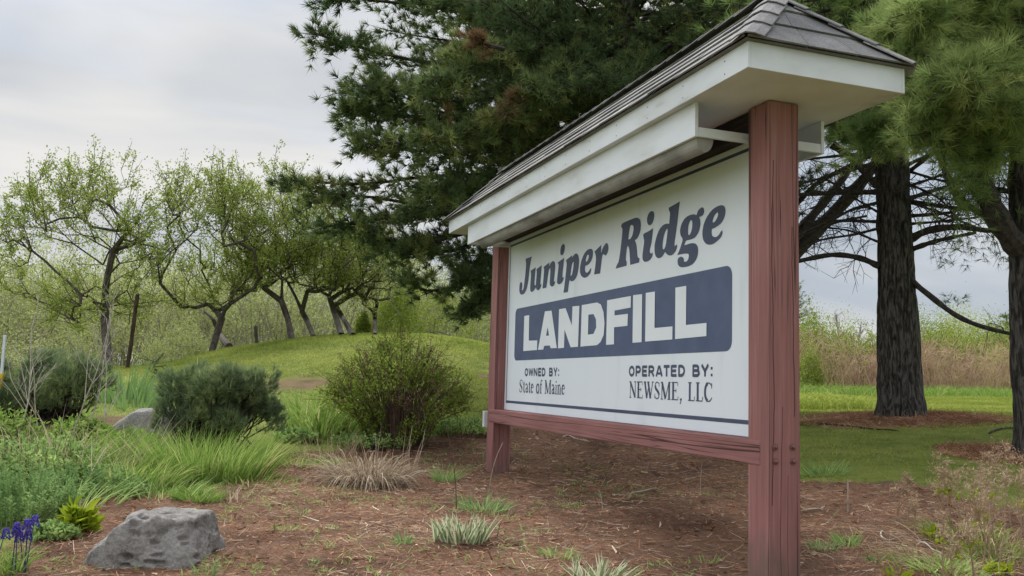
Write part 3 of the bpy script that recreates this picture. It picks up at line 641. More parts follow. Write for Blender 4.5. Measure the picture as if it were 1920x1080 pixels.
def slope(G, A, B_, C_, D_, ncourse, seed):
    """courses from eave A-B up to ridge D-C"""
    g = np.random.default_rng(seed); A, B_, C_, D_ = map(np.array, (A, B_, C_, D_)); nn = nrm(np.cross(B_ - A, (D_ + C_) / 2 - (A + B_) / 2)); nn = nn if nn[2] > 0 else -nn
    for i in range(ncourse):
        t0, t1 = i / ncourse, min(1, (i + 1.25) / ncourse)
        l0, r0, l1, r1 = A + (D_ - A) * t0, B_ + (C_ - B_) * t0, A + (D_ - A) * t1, B_ + (C_ - B_) * t1
        wid = np.linalg.norm(r0 - l0); nt_ = max(2, int(wid / .31)); u = np.linspace(0, 1, nt_ + 1); u[1:-1] += (.5 if i % 2 else 0) / nt_ * .8 + g.normal(size=nt_ - 1) * .006
        u = np.clip(u, 0, 1); u.sort()
        for a_, b_ in zip(u[:-1], u[1:]):
            if b_ - a_ < .004: continue
            gap = .0025 / max(wid, .1); up = .019 + g.normal() * .0015
            q = [l0 + (r0 - l0) * (a_ + gap), l0 + (r0 - l0) * (b_ - gap), l1 + (r1 - l1) * (b_ - gap), l1 + (r1 - l1) * (a_ + gap)]
            top = [q[0] + nn * up, q[1] + nn * (up + g.normal() * .001), q[2] + nn * .005, q[3] + nn * .005]
            bot = [q[0] + nn * (up - .009), q[1] + nn * (up - .009), q[2] + nn * .001, q[3] + nn * .001]
            G.add(np.array(top + bot), [(0, 1, 2, 3), (7, 6, 5, 4), (0, 4, 5, 1), (1, 5, 6, 2), (2, 6, 7, 3), (3, 7, 4, 0)], .5 + g.normal() * .13)
FN, FF_, BN, BF = (ES - OV, EN + OV, EZ1), (EF + OV, EN + OV, EZ1), (ES - OV, -EN - OV, EZ1), (EF + OV, -EN - OV, EZ1)
r0_, r1_ = (RS, 0, RZ), (RF, 0, RZ)
G = Geo()
_rv = [FN, FF_, BF, BN, r0_, r1_]; G.add(_rv, [(0, 1, 5, 4), (2, 3, 4, 5), (3, 2, 1, 0)]); G.add(_rv, [(1, 2, 5), (3, 0, 4)])
slope(G, FN, FF_, r1_, r0_, 5, 1); slope(G, BF, BN, r0_, r1_, 5, 2)
slope(G, BN, FN, np.array(r0_) + [0, .004, 0], np.array(r0_) - [0, .004, 0], 3, 3); slope(G, FF_, BF, np.array(r1_) - [0, .004, 0], np.array(r1_) + [0, .004, 0], 3, 4)
roof = G.build('roof', M_sh, sign)
def caps(a_, b_, ln=.15, wd=.12, sd=0):
    """bent cap shingles overlapping along a hip or the ridge"""
    G = Geo(); g = np.random.default_rng(sd); a_ = np.array(a_, float); b_ = np.array(b_, float); L_ = np.linalg.norm(b_ - a_); d = (b_ - a_) / L_; n = int(L_ / ln)
    sd_ = nrm(np.cross(d, [0, 0, 1.])); up = np.cross(sd_, d)
    for i in range(n):
        p0 = a_ + d * (i * L_ / n); p1 = p0 + d * (L_ / n * 1.3); V = []
        for k, (pp, lift) in enumerate(((p0, .032), (p1, .018))):
            for s in (-1, -.5, 0, .5, 1): V.append(pp + sd_ * s * wd + up * (lift - (abs(s) ** 1.5) * wd * .42 + g.normal() * .001))
        V = np.array(V); V2 = V - up * .007
        F = [(j, j + 1, j + 6, j + 5) for j in range(4)] + [(10 + j + 1, 10 + j, 10 + j + 5, 10 + j + 6) for j in range(4)] + [(j, 10 + j, 11 + j, j + 1) for j in range(4)] + [(0, 5, 15, 10), (4, 14, 19, 9)]
        G.add(np.vstack([V, V2]), F, .55 + g.normal() * .13)
    return G
G = caps(r0_, r1_, .19, .10, 5)
for k, (c, rr) in enumerate(((FN, r0_), (BN, r0_), (FF_, r1_), (BF, r1_))):
    Gc = caps(c, rr, .19, .085, 10 + k)
    for v, f, tn in zip(Gc.v, Gc.f, Gc.t): pass
    off = 0
    for v, f, tn in zip(Gc.v, Gc.f, Gc.t): G.add(v, f - off, tn); off += len(v)
G.build('ridge_cap', M_sh, roof)

# ------------------------------------------------------------------ foliage and bark materials
M_pine = foliage('pine_needles', [(0, (0.046, 0.072, 0.036)), (0.35, (0.094, 0.138, 0.062)), (0.6, (0.185, 0.237, 0.092)), (0.82, (0.328, 0.359, 0.129)), (0.93, (0.179, 0.161, 0.082)), (1, (0.209, 0.123, 0.073))], .25, .5, .5)
M_pine_lit = foliage('pine_needles_lit', [(0, (0.081, 0.137, 0.046)), (0.4, (0.178, 0.255, 0.086)), (0.75, (0.347, 0.42, 0.158)), (1, (0.546, 0.57, 0.254))], .35, .6, .5)  # lighter copy of the needles: the near boughs' lit look is in the colour
M_mugo = foliage('mugo_needles', [(0, (0.081, 0.115, 0.068)), (0.5, (0.189, 0.251, 0.127)), (0.85, (0.394, 0.455, 0.207)), (1, (0.716, 0.684, 0.302))], .2, 2.0, .4)
M_apple = foliage('young_apple_leaves', [(0, (0.129, 0.174, 0.035)), (0.45, (0.242, 0.305, 0.067)), (0.8, (0.379, 0.439, 0.136)), (1, (0.532, 0.564, 0.303))], .4, .6, .4)
M_thicket = foliage('thicket_leaves', [(0, (0.201, 0.255, 0.087)), (0.5, (0.39, 0.434, 0.175)), (1, (0.646, 0.673, 0.347))], .35, .12, .9)
M_bush = foliage('spring_bush_leaves', [(0, (0.108, 0.151, 0.026)), (0.5, (0.238, 0.31, 0.052)), (1, (0.418, 0.461, 0.122))], .4, .5, .5)
M_turf = foliage('turf_blades', [(0, (0.11, 0.158, 0.039)), (0.5, (0.252, 0.316, 0.064)), (1, (0.423, 0.432, 0.129))], .4, .35, .5)
M_grass = foliage('tall_grass', [(0, (0.1, 0.175, 0.039)), (0.5, (0.209, 0.322, 0.069)), (0.85, (0.326, 0.43, 0.121)), (1, (0.542, 0.495, 0.242))], .4, 1.5, .35)
M_weed = foliage('weed_leaves', [(0, (0.12, 0.214, 0.068)), (0.5, (0.268, 0.401, 0.134)), (1, (0.508, 0.629, 0.243))], .35, 2, .5)
M_greyweed = foliage('grey_green_leaves', [(0, (0.109, 0.179, 0.067)), (0.5, (0.217, 0.337, 0.128)), (1, (0.435, 0.578, 0.241))], .3, 3, .4)
M_sword = foliage('sword_leaves', [(0, (0.09, 0.172, 0.05)), (0.5, (0.173, 0.288, 0.094)), (1, (0.3, 0.431, 0.163))], .35, 2, .3, .04)
M_straw = foliage('dry_straw', [(0, (0.179, 0.128, 0.083)), (0.5, (0.404, 0.322, 0.232)), (1, (0.688, 0.598, 0.478))], .2, 3, .3)
M_deadstalk = foliage('dead_stalks', [(0, (0.202, 0.142, 0.092)), (0.5, (0.414, 0.304, 0.213)), (1, (0.729, 0.587, 0.425))], .2, 2, .4)
M_reed = foliage('field_stalks', [(0, (0.207, 0.133, 0.093)), (0.4, (0.361, 0.246, 0.185)), (0.7, (0.472, 0.354, 0.243)), (1, (0.361, 0.38, 0.114))], .3, .25, .6)
M_spirea = foliage('shrub_leaves', [(0, (0.118, 0.168, 0.032)), (0.5, (0.235, 0.325, 0.055)), (1, (0.392, 0.515, 0.109))], .4, 2, .5)
M_seed = foliage('old_flower_heads', [(0, (0.098, 0.055, 0.039)), (0.6, (0.182, 0.111, 0.078)), (1, (0.286, 0.195, 0.13))], .1, 3, .4)
M_var = foliage('cream_edged_leaves', [(0, (0.138, 0.207, 0.08)), (0.45, (0.23, 0.299, 0.15)), (0.55, (0.529, 0.552, 0.38)), (1, (0.667, 0.667, 0.506))], .3, 2, .0)
M_yel = foliage('yellow_green_leaves', [(0, (.16, .23, .015)), (.6, (.30, .37, .03)), (1, (.42, .46, .07))], .4, 3, .3)
M_blue = foliage('violet_blue_petals', [(0, (.05, .04, .22)), (.6, (.10, .08, .38)), (1, (.20, .16, .5))], .2, 3, .3)
M_litter = foliage('needle_litter', [(0, (0.119, 0.059, 0.036)), (0.4, (0.31, 0.166, 0.103)), (0.75, (0.513, 0.292, 0.186)), (1, (0.76, 0.624, 0.446))], .1, 1.2, .4)
M_bark_pine = solid('pine_bark', [(.34, (.008, .007, .006)), (.47, (.034, .030, .027)), (.62, (.105, .095, .086))], (30, 30, 6), 5, .95, .9, dist=.6)
M_limb = solid('dead_pine_limb', [(.3, (.020, .017, .015)), (.7, (.075, .064, .055))], (20, 20, 20), 4, .95, .4)
M_bark_apple = solid('apple_bark', [(.3, (.035, .030, .024)), (.55, (.085, .072, .058)), (.75, (.16, .14, .115))], (14, 14, 6), 5, .95, .6)
M_twig = solid('pale_twig', [(.3, (.30, .26, .22)), (.7, (.55, .50, .44))], (20, 20, 20), 3, .9, .2)
M_brown_twig = solid('brown_twig', [(.3, (.060, .038, .028)), (.7, (.17, .115, .085))], (20, 20, 20), 3, .9, .2)
M_grey_twig = solid('grey_sapling', [(.3, (.20, .18, .15)), (.7, (.40, .36, .31))], (6, 6, 6), 3, .9, .2)

# ------------------------------------------------------------------ pines
def pine(name, label, base, top, z0, crown, trunk_r, seed, per=20, bmul=1.0, wide=.008, nl=.12, gap=.5, shape=None, mat=None, zdense=7.2, tone0=.42, step=.2, tuft=.11, droop=.12, lean=(0, 0), group='large pines around the sign', part_builder=None):
    g = np.random.default_rng(seed); root = empty(name, tuple(base)); tag(root, label, 'tree', group)
    zz = np.linspace(-.15, top, 60); u = zz / top
    path = np.column_stack([base[0] + lean[0] * u + .06 * np.sin(u * 7 + seed), base[1] + lean[1] * u + .05 * np.cos(u * 6), base[2] + zz])
    rr = trunk_r * ((1 - u).clip(0) ** .8) + .01 + trunk_r * .38 * np.exp(-np.maximum(zz, 0) / .22)
    def bump(V, th):
        f = fbm(np.column_stack([np.cos(th) * 5.5, np.sin(th) * 5.5, V[:, 2] * 1.6]), seed, 3); lump = vn(np.column_stack([np.cos(th), np.sin(th), V[:, 2] * 1.6]), seed + 9)
        ridge = 1 - np.abs(2 * f - 1)
        return trunk_r * (.30 * (ridge - .6) + .22 * (lump - .5))
    G = Geo()
    zf = np.arange(-.2, min(6.5, top), .045)
    if top > 6.5: zf = np.concatenate([zf, np.linspace(6.5, top, 12)])
    pf = np.column_stack([np.interp(zf, zz, path[:, k]) for k in range(3)]); pf[:, 2] = base[2] + zf
    tube(G, pf, np.interp(zf, zz, rr), 44, True, bump=bump); tr = G.build('trunk', M_bark_pine, root, tuple(base), smooth=True)
    B = Geo(); N = Geo(); pos = []; dr = []; tn = []
    z = z0
    while z < top - .3:
        u = (z - z0) / (top - z0); nb = int(g.integers(7, 10) * bmul)
        for az in g.uniform(0, 2 * np.pi) + np.arange(nb) * 2 * np.pi / nb + g.normal(size=nb) * .3:
            L_ = crown * (shape(az, u) if shape else (1 - u) ** .75 * (.6 + .4 * min(1, u * 6))) * g.uniform(.72, 1.08)
            if L_ < .15 * crown: continue
            d = np.array([math.cos(az), math.sin(az), 0]); zb = z + g.normal() * .15; n = 12; s = np.linspace(0, 1, n)
            c0 = np.array([np.interp(zb, zz, path[:, 0]), np.interp(zb, zz, path[:, 1]), base[2] + zb])
            wig = np.cumsum(g.normal(size=n)) * .03 * L_ * .3; sd = np.array([-d[1], d[0], 0])
            P = c0 + d * (s * L_)[:, None] + sd * wig[:, None] + np.array([0, 0, 1]) * ((.10 + .25 * u) * s * L_ - droop * L_ * s ** 2 * (1.6 - u) + .05 * L_ * s ** 4)[:, None]
            rb = .012 + .011 * L_ * (1 - u * .3)
            sticks(B, P[:-1], P[1:], rb * (1 - s[:-1] * .85), rb * (1 - s[1:] * .85), 5)
            sp = step * (1 if z < zdense else 2.2); k = max(3, int(L_ / sp))
            btone = tone0 + g.normal() * .12 + (.5 if g.random() < .012 else 0)
            for j, sj in enumerate(np.linspace(.22, 1, k)):
                p0 = np.array([np.interp(sj, s, P[:, a]) for a in range(3)]); l2 = (.16 + .52 * (1 - sj) ** .7 * min(1, (sj - .1) * 3)) * L_ ** .6 * g.uniform(.6, 1.15)
                ang = (1 if j % 2 else -1) * g.uniform(.6, 1.15) if sj < .97 else 0
                e_ = np.array([d[0] * math.cos(ang) - d[1] * math.sin(ang), d[0] * math.sin(ang) + d[1] * math.cos(ang), g.normal() * .34 + .14])
                e_ = e_ / np.linalg.norm(e_); m_ = max(2, int(l2 / (tuft if z < zdense else .3))); ss = np.linspace(.25, 1, m_)
                q = p0 + e_ * (ss * l2)[:, None] + np.array([0, 0, 1]) * (.10 * l2 * ss ** 2)[:, None] + g.normal(size=(m_, 3)) * .05
                if z < zdense: sticks(B, [p0], [q[-1]], .007, .003, 3)
                pos.append(q); dr.append(np.repeat([e_ + [0, 0, .35]], m_, 0)); tn.append(np.full(m_, btone + g.normal() * .05) + g.normal(size=m_) * .05)
        z += gap * g.uniform(.8, 1.2) * (1 if z < zdense else 1.6)
    pos, dr, tn = map(np.concatenate, (pos, dr, tn))
    if part_builder: part_builder(B, N, g)
    lo = pos[:, 2] - base[2] < zdense + .5
    needles(N, pos[lo], dr[lo], per, nl, wide, .9, tn[lo], g); needles(N, pos[~lo], dr[~lo], max(6, per // 3), nl * 1.6, wide * 2.2, .9, tn[~lo], g)
    B.build('branch_framework', M_limb, tr, tuple(base)); N.build('crown', mat or M_pine, root, tuple(base))
    return root
# central pine behind the sign, wide and dense towards the left
def bough(B, N, g, pts, Y, th=(10, 4), n=60, spread=.34, per=24, wide=.014, nl=.15, tone=.45, frm=.3, sag=-.1):
    """a leafy bough along seen points: limb, side twigs and needle tufts round it"""
    ys = np.linspace(Y[0], Y[1], len(pts)); P = smooth_path([at(x, y, yy) for (x, y), yy in zip(pts, ys)], 14); r = np.linspace(th[0], th[1], len(P)) / 2 / FPX * np.mean(ys); tube(B, P, r, 6)
    L_ = np.linalg.norm(P[-1] - P[0]); k = (len(P) - 1) * np.sqrt(g.uniform(frm ** 2, 1, n)); i = np.minimum(k.astype(int), len(P) - 2); p = P[i] + (P[i + 1] - P[i]) * (k - i)[:, None]; d = nrm(nrm(P[i + 1] - P[i]) * .9 + g.normal(size=(n, 3)) * [.8, .8, .4]); l = spread * L_ ** .5 * g.uniform(.35, 1.1, n) * (1.15 - .6 * k / len(P))
    q = p + d * l[:, None] + np.array([0, 0, 1]) * (sag * l)[:, None]; sticks(B, p, q, .007, .003, 3); T_ = np.concatenate([p + (q - p) * f + g.normal(size=p.shape) * .04 for f in (.45, .65, .85, 1)]); D_ = np.tile(nrm(d + [0, 0, .45]), (4, 1))
    needles(N, T_, D_, per, nl, wide, .9, np.clip(tone + np.tile(g.normal(size=n) * .12, 4) + g.normal(size=4 * n) * .05, 0, 1), g)
def boughs_c(B, N, g):
    for pts, Y, n, tn in [([(1000, 330), (820, 330), (680, 345), (545, 338)], (15.5, 12.5), 52, .52), ([(1000, 380), (850, 400), (720, 410), (610, 425)], (15.5, 12.5), 50, .5), ([(980, 420), (850, 470), (760, 465), (700, 430)], (15, 12.6), 40, .46),
                          ([(1000, 470), (880, 530), (800, 545), (765, 520)], (15, 12.8), 30, .46), ([(1000, 130), (820, 120), (700, 95), (588, 62)], (15.5, 12.6), 70, .42), ([(1000, 20), (860, 10), (740, 5), (635, -8)], (15.5, 13), 60, .36),
                          ([(1000, 240), (860, 225), (740, 215), (662, 200)], (15.5, 12.6), 90, .46), ([(1000, 180), (860, 190), (760, 170), (680, 160)], (15.5, 12.2), 90, .46), ([(1050, 110), (960, 120), (900, 95), (860, 100)], (15, 12), 60, .66), ([(1050, 220), (980, 210), (930, 215)], (14, 11.8), 30, .62),
                          ([(1000, 260), (880, 285), (760, 280), (680, 268)], (15.5, 12.4), 80, .45), ([(1100, 200), (1000, 215), (900, 245), (800, 255)], (15, 11.6), 90, .5), ([(1150, 60), (1050, 75), (930, 110), (800, 160)], (15, 11.6), 110, .5), ([(1250, 20), (1150, 60), (1080, 110), (1000, 170)], (15, 11.8), 110, .52),
                          ([(1000, 300), (930, 330), (880, 350), (800, 350)], (15, 12), 70, .38), ([(980, 350), (800, 380), (700, 370), (600, 362)], (15.2, 12.7), 36, .5), ([(980, 420), (850, 440), (770, 455), (725, 470)], (15.2, 12.7), 30, .48), ([(1020, 430), (930, 480), (870, 520)], (15, 13), 90, .3), ([(1020, 480), (940, 540), (880, 575)], (15, 13.2), 90, .3), ([(1000, 400), (900, 430), (830, 450), (770, 470)], (15, 12.8), 40, .46), ([(1000, 360), (900, 385), (820, 390), (760, 400)], (15, 12.8), 40, .46), ([(945, 92), (915, 84), (885, 72)], (11.8, 11.5), 9, .99), ([(965, 180), (950, 200), (936, 212)], (11.8, 11.6), 5, .99), ([(995, 160), (985, 168), (970, 178)], (11.8, 11.6), 4, .99), ([(1300, 30), (1250, 90), (1180, 120), (1100, 170)], (15, 12), 90, .5)]:
        pts = [(1168, pts[0][1] + 25)] + pts if pts[0][0] < 1160 and n > 9 else pts
        bough(B, N, g, pts, Y, n=n, tone=tn)
def boughs_e(B, N, g):
    for pts, Y, n, tn in [([(2050, -60), (1900, 20), (1780, 60), (1680, 110)], (9, 7.2), 110, .62), ([(2050, 60), (1930, 110), (1820, 150), (1720, 190)], (9, 7.0), 110, .60), ([(2000, 130), (1900, 190), (1810, 225), (1740, 250)], (8.8, 7.2), 100, .55), ([(1980, -40), (1850, -20), (1740, 10), (1660, 50)], (8.8, 7.4), 100, .62),
                          ([(1990, 180), (1930, 225), (1880, 255), (1830, 275)], (8.6, 7.4), 70, .5), ([(1900, 90), (1800, 150), (1700, 215), (1630, 240)], (9.2, 8.6), 110, .42), ([(2000, -100), (1900, -40), (1800, -10), (1720, 20)], (8.4, 6.8), 100, .66), ([(2020, 20), (1930, 60), (1860, 110), (1800, 130)], (8, 6.6), 90, .66), ([(1800, 120), (1720, 190), (1650, 230), (1590, 240)], (10, 9.5), 110, .35), ([(1780, 20), (1700, 60), (1640, 90), (1570, 110)], (11, 10), 90, .3), ([(2000, 150), (1940, 190), (1880, 205)], (8, 7), 60, .6)]:
        bough(B, N, g, pts, Y, n=int(n * 1.25), tone=tn, wide=.0058, nl=.14, per=34, spread=.34)
def sh_c(az, u):
    toward = math.cos(az + math.pi / 2); left = max(0, math.cos(az - math.pi))
    prof = (.40 + .60 * min(1, u * 3.6)) * (1 - u) ** .6
    return prof * (1 - .06 * max(0, toward)) * (.9 + .18 * left)
pc = pine('pine_tree', 'large dense dark pine filling the view behind the white sign board', TREE_C, 12.5, 1.75, 5.6, .30, 21, per=26, wide=.015, nl=.15, gap=.33, shape=sh_c, part_builder=boughs_c, tone0=.40, droop=.10, step=.13, tuft=.10)
# right pine: bare dead limbs low on the trunk, canopy above, one bough hanging towards the camera
def limb_px(B, pts, th, Y, sides=7, twigs=0, g=None, N=None):
    ys = np.linspace(Y[0], Y[1], len(pts)) if isinstance(Y, tuple) else np.full(len(pts), Y)
    P = smooth_path([at(x, y, yy) for (x, y), yy in zip(pts, ys)], 14); r = np.linspace(th[0], th[1], len(P)) / 2 / FPX * np.mean(ys)
    r = r * (1 + .12 * np.sin(np.arange(len(P)) * 2.1))
    tube(B, P, r, sides)
    for _ in range(twigs):
        i = g.integers(2, len(P) - 1); p = P[i]; d = nrm(P[i] - P[i - 1]); d = nrm(d + g.normal(size=3) * .75); l = g.uniform(.25, .9)
        q = [p]; 
        for k in range(4): q.append(q[-1] + d * l / 4); d = nrm(d + g.normal(size=3) * .3)
        q = np.array(q); sticks(B, q[:-1], q[1:], np.linspace(.008, .004, 4), np.linspace(.007, .003, 4), 4)
        for a_ in q[1:]:
            for _k in range(2):
                e_ = nrm(d + g.normal(size=3) * .9); sticks(B, [a_], [a_ + e_ * g.uniform(.1, .3)], .0035, .002, 3)
def low_right(B, N, g):
    Y = float(TREE_R[1])
    for pts, th, Y1, tw in [([(1700, 452), (1740, 432), (1800, 425), (1850, 432), (1895, 428)], (17, 8), Y - .6, 8), ([(1702, 470), (1755, 452), (1830, 436)], (12, 6), Y - .8, 5),
                            ([(1700, 520), (1740, 552), (1790, 590), (1840, 612), (1905, 628)], (13, 7), Y - 1.2, 1), ([(1650, 500), (1612, 484), (1560, 478), (1495, 490)], (12, 9), Y + .5, 4),
                            ([(1655, 360), (1560, 362), (1490, 366)], (11, 8), Y + .8, 8), ([(1655, 378), (1600, 392), (1560, 412), (1495, 442)], (7, 4), Y - .5, 7), ([(1650, 416), (1580, 414), (1500, 416)], (7, 4), Y + .3, 7),
                            ([(1700, 325), (1750, 288), (1795, 268)], (9, 6), Y - .5, 6), ([(1700, 310), (1740, 292), (1790, 276)], (8, 5), Y + .6, 5), ([(1700, 377), (1760, 386), (1840, 396)], (11, 6), Y - .6, 9),
                            ([(1700, 374), (1770, 352), (1850, 338)], (10, 5), Y + .4, 9), ([(1700, 405), (1770, 400), (1815, 388)], (8, 4), Y, 7), ([(1700, 378), (1755, 396), (1835, 428)], (6, 3), Y - .9, 7),
                            ([(1660, 425), (1600, 440), (1540, 450), (1500, 470)], (6, 3), Y - .3, 7), ([(1700, 320), (1770, 340), (1840, 352)], (6, 3), Y - 1, 7), ([(1660, 300), (1590, 320), (1500, 345)], (9, 4), Y - .8, 8), ([(1660, 290), (1600, 290), (1500, 300)], (9, 4), Y - 1.2, 8), ([(1700, 350), (1760, 330), (1830, 300)], (6, 3), Y - 1.5, 10), ([(1700, 420), (1765, 415), (1850, 405)], (6, 3), Y - .4, 10), ([(1650, 330), (1590, 352), (1520, 392)], (6, 3), Y - .6, 12), ([(1650, 400), (1600, 370), (1540, 330)], (5, 3), Y + .4, 12), ([(1705, 345), (1760, 372), (1800, 415)], (5, 3), Y - .5, 10), ([(1650, 455), (1590, 432), (1520, 425)], (5, 3), Y, 10)]:
        limb_px(B, pts, th, (Y, Y1), 7, tw, g)
    # sparse sprays hanging under the long limb
    q = np.array([at(x, y, Y - 1 + d) for x, y, d in zip(g.uniform(1745, 1905, 70), g.uniform(445, 505, 70), g.normal(size=70) * .5)])
    needles(N, q, g.normal(size=(70, 3)) + [0, 0, -.6], 9, .12, .007, .9, .3, g)
    q = np.array([at(x, y, Y - 1) for x, y in zip(g.uniform(1760, 1815, 22), g.uniform(552, 572, 22))]); needles(N, q, g.normal(size=(22, 3)), 8, .10, .006, .9, .4, g)
def sh_r(az, u):
    toward = max(0, math.cos(az + math.pi / 2)); return (.75 + .25 * min(1, u * 4)) * (1 - u) ** .55 * (.85 + .42 * toward) * (.55 if math.sin(az) > .3 else 1)
pr = pine('pine_tree', 'tall pine with a thick dark trunk and bare dead limbs right of the sign', TREE_R, 11.5, 4.6, 4.3, .255, 33, per=24, wide=.013, nl=.15, gap=.33, step=.13, shape=sh_r, part_builder=low_right, bmul=1.35, tone0=.45, zdense=6.5, droop=.13)
# the pine at the right edge of the view
def low_edge(B, N, g):
    boughs_e(B, N, g)
    Y = float(TREE_E[1])
    limb_px(B, [(1915, 470), (1880, 425), (1850, 365), (1818, 295), (1800, 230)], (46, 36), (Y, Y - .3), 9, 8, g)
    limb_px(B, [(1885, 300), (1850, 284), (1800, 270)], (14, 8), (Y, Y - .6), 7, 6, g)
    limb_px(B, [(1900, 360), (1860, 352), (1810, 330)], (12, 6), (Y, Y + .6), 7, 8, g)
    limb_px(B, [(1870, 415), (1800, 375), (1770, 315), (1752, 262)], (16, 10), (Y + 1, Y + 1.2), 7, 6, g)
    n = 420
    q = np.array([at(x, y, Y + d) for x, y, d in zip(g.normal(1830, 32, n), g.normal(330, 48, n), g.normal(size=n) * .35)])
    needles(N, q, g.normal(size=(n, 3)) + [0, 0, -.2], 14, .12, .007, .9, .36 + g.normal(size=n) * .1, g)
def sh_e(az, u): return (.8 + .2 * min(1, u * 4)) * (1 - u) ** .5 * (1.0 if math.cos(az - math.pi) > -.3 else .6)
pe = pine('pine_tree', 'pine at the right edge of the view with a forked leaning limb', TREE_E, 9, 3.7, 3.3, .15, 47, per=26, wide=.009, nl=.15, gap=.35, shape=sh_e, part_builder=low_edge, mat=M_pine_lit, zdense=5.2, tone0=.5, step=.12, droop=.2)
# the pine whose trunk stands behind the near post
TREE_B = drop(4.35, 16.0)
def low_back(B, N, g):
    Y = 16.0
    limb_px(B, [(1440, 560), (1488, 478), (1530, 432), (1580, 382), (1625, 330), (1655, 285)], (34, 18), (Y, Y - .8), 9, 10, g)
    limb_px(B, [(1450, 520), (1495, 440), (1540, 385), (1572, 345), (1605, 300)], (22, 12), (Y, Y + .5), 8, 10, g)
    limb_px(B, [(1440, 420), (1490, 385), (1530, 345), (1590, 312), (1640, 290)], (12, 7), (Y, Y - .6), 7, 10, g)
    limb_px(B, [(1560, 270), (1600, 300), (1645, 350)], (16, 12), (Y, Y), 7, 5, g)
    limb_px(B, [(1440, 470), (1510, 456), (1560, 420), (1625, 405)], (8, 5), (Y, Y), 6, 8, g)
pb = pine('pine_tree', 'pine hidden behind the near red post, its slanting limbs showing beside it', TREE_B, 10.5, 5.5, 2.7, .24, 58, per=24, wide=.016, nl=.15, gap=.36, step=.14, part_builder=low_back, zdense=7.5, tone0=.36)

# ------------------------------------------------------------------ apple trees on the mound
def apple(label, trunk, crown_c, crown_r, seed, n=190, r0=.13, leaf=25, leafy=1.0, forks=(), spiky=.5, mat=None):
    g = np.random.default_rng(seed); base = trunk[0]; root = empty('apple_tree', tuple(base)); tag(root, label, 'tree', 'apple trees on the grassy mound')
    ch = smooth_path(trunk, 12)
    q = rand_dir(n * 3, g) * g.uniform(.35, 1, (n * 3, 1)) ** .5 * crown_r + crown_c
    q = q[q[:, 2] > base[2] + 1.0]; lump = fbm(q * .9, seed, 2); q = q[lump > .40][:n]
    main = [np.array(f) for f in forks]
    N, PA, cnt, tips = ramify(ch, main + list(q), g, .07, .05, start=len(ch) // 3, seg=.4, wob=.012, asc=.7)
    T = Geo(); limbs(T, N, PA, cnt, r0 * .66, .0045, 6)
    d = nrm(N[tips] - N[PA[tips]]); up = nrm(d * .6 + g.normal(size=d.shape) * .35 + [0, 0, spiky]); ln = g.uniform(.25, .9, len(tips))
    ends = N[tips] + up * ln[:, None]; sticks(T, N[tips], ends, .008, .004, 4)
    side = []
    for k in range(2):
        e_ = nrm(up + g.normal(size=up.shape) * .8); b = N[tips] + up * (ln * g.uniform(.1, .7, len(ln)))[:, None]; l2 = g.uniform(.15, .4, len(ln)); sticks(T, b, b + e_ * l2[:, None], .005, .003, 3); side.append((b, e_, l2))
    T.build('trunk', M_bark_apple, root, tuple(base)) 
    C = Geo()
    for b, e_, l2, m_ in [(N[tips], up, ln, leaf)] + [(*s, leaf // 2) for s in side]:
        m_ = max(2, int(m_ * leafy)); t_ = g.uniform(.05, 1.05, (len(b), m_, 1)); P = (b[:, None] + e_[:, None] * l2[:, None, None] * t_ + g.normal(size=(len(b), m_, 3)) * .05).reshape(-1, 3)
        dd = nrm(np.repeat(e_, m_, 0) * .5 + g.normal(size=P.shape)); leaves(C, P, dd, g.uniform(.05, .085, len(P)), g.uniform(.028, .046, len(P)), np.clip(np.repeat(g.normal(size=len(b)) * .10 + .5, m_) + g.normal(size=len(P)) * .12, 0, 1), g=g)
    C.build('crown', mat or M_apple, root, tuple(base)); return root
def A(*p): return np.array(at(*p))
apple('apple tree standing alone left of the leaning pole', [gp(203, 692) * [1, 1, 1], A(197, 600, 21), A(198, 540, 21), A(212, 470, 21), A(222, 420, 21)], A(165, 470, 21), [2.1, 1.6, 2.1], 101, 330, .15, forks=[A(245, 320, 21), A(120, 390, 21), A(60, 470, 20.6), A(285, 500, 21.3), A(100, 560, 20.6), A(140, 600, 20.8)])
apple('leaning apple tree with a low fork, first one right of the pole', [gp(397, 658), A(410, 615, 22), A(421, 582, 22)], A(395, 455, 22), [1.75, 1.5, 1.75], 102, 300, .13, forks=[A(290, 556, 22), A(350, 540, 21.7), A(455, 500, 22), A(500, 535, 22.3), A(380, 420, 22), A(330, 470, 22)])
apple('slim apple tree leaning left, second right of the pole', [gp(547, 633), A(540, 600, 23), A(528, 565, 23)], A(500, 430, 23), [1.35, 1.4, 1.55], 103, 230, .12, forks=[A(480, 518, 23), A(555, 490, 23), A(520, 440, 23), A(470, 400, 23)])
apple('apple tree with a round wine-glass fork, third right of the pole', [gp(588, 630), A(577, 605, 24), A(566, 583, 24)], A(590, 470, 24), [1.15, 1.3, 1.3], 104, 190, .11, forks=[A(540, 530, 24), A(590, 535, 24), A(575, 500, 24), A(610, 470, 24)])
apple('apple tree with a thick trunk leaning left at the crest', [gp(640, 629), A(630, 595, 25), A(617, 555, 25)], A(640, 490, 25), [1.3, 1.4, 1.0], 105, 160, .13, forks=[A(600, 545, 25), A(665, 545, 25), A(650, 500, 25)])
apple('apple tree crossing close behind the thick leaning one', [gp(662, 629), A(645, 600, 25.8), A(628, 572, 25.8)], A(690, 500, 25.8), [1.2, 1.3, 1.0], 106, 140, .12, leafy=.7, forks=[A(670, 550, 25.8), A(620, 530, 25.8)], mat=M_thicket)
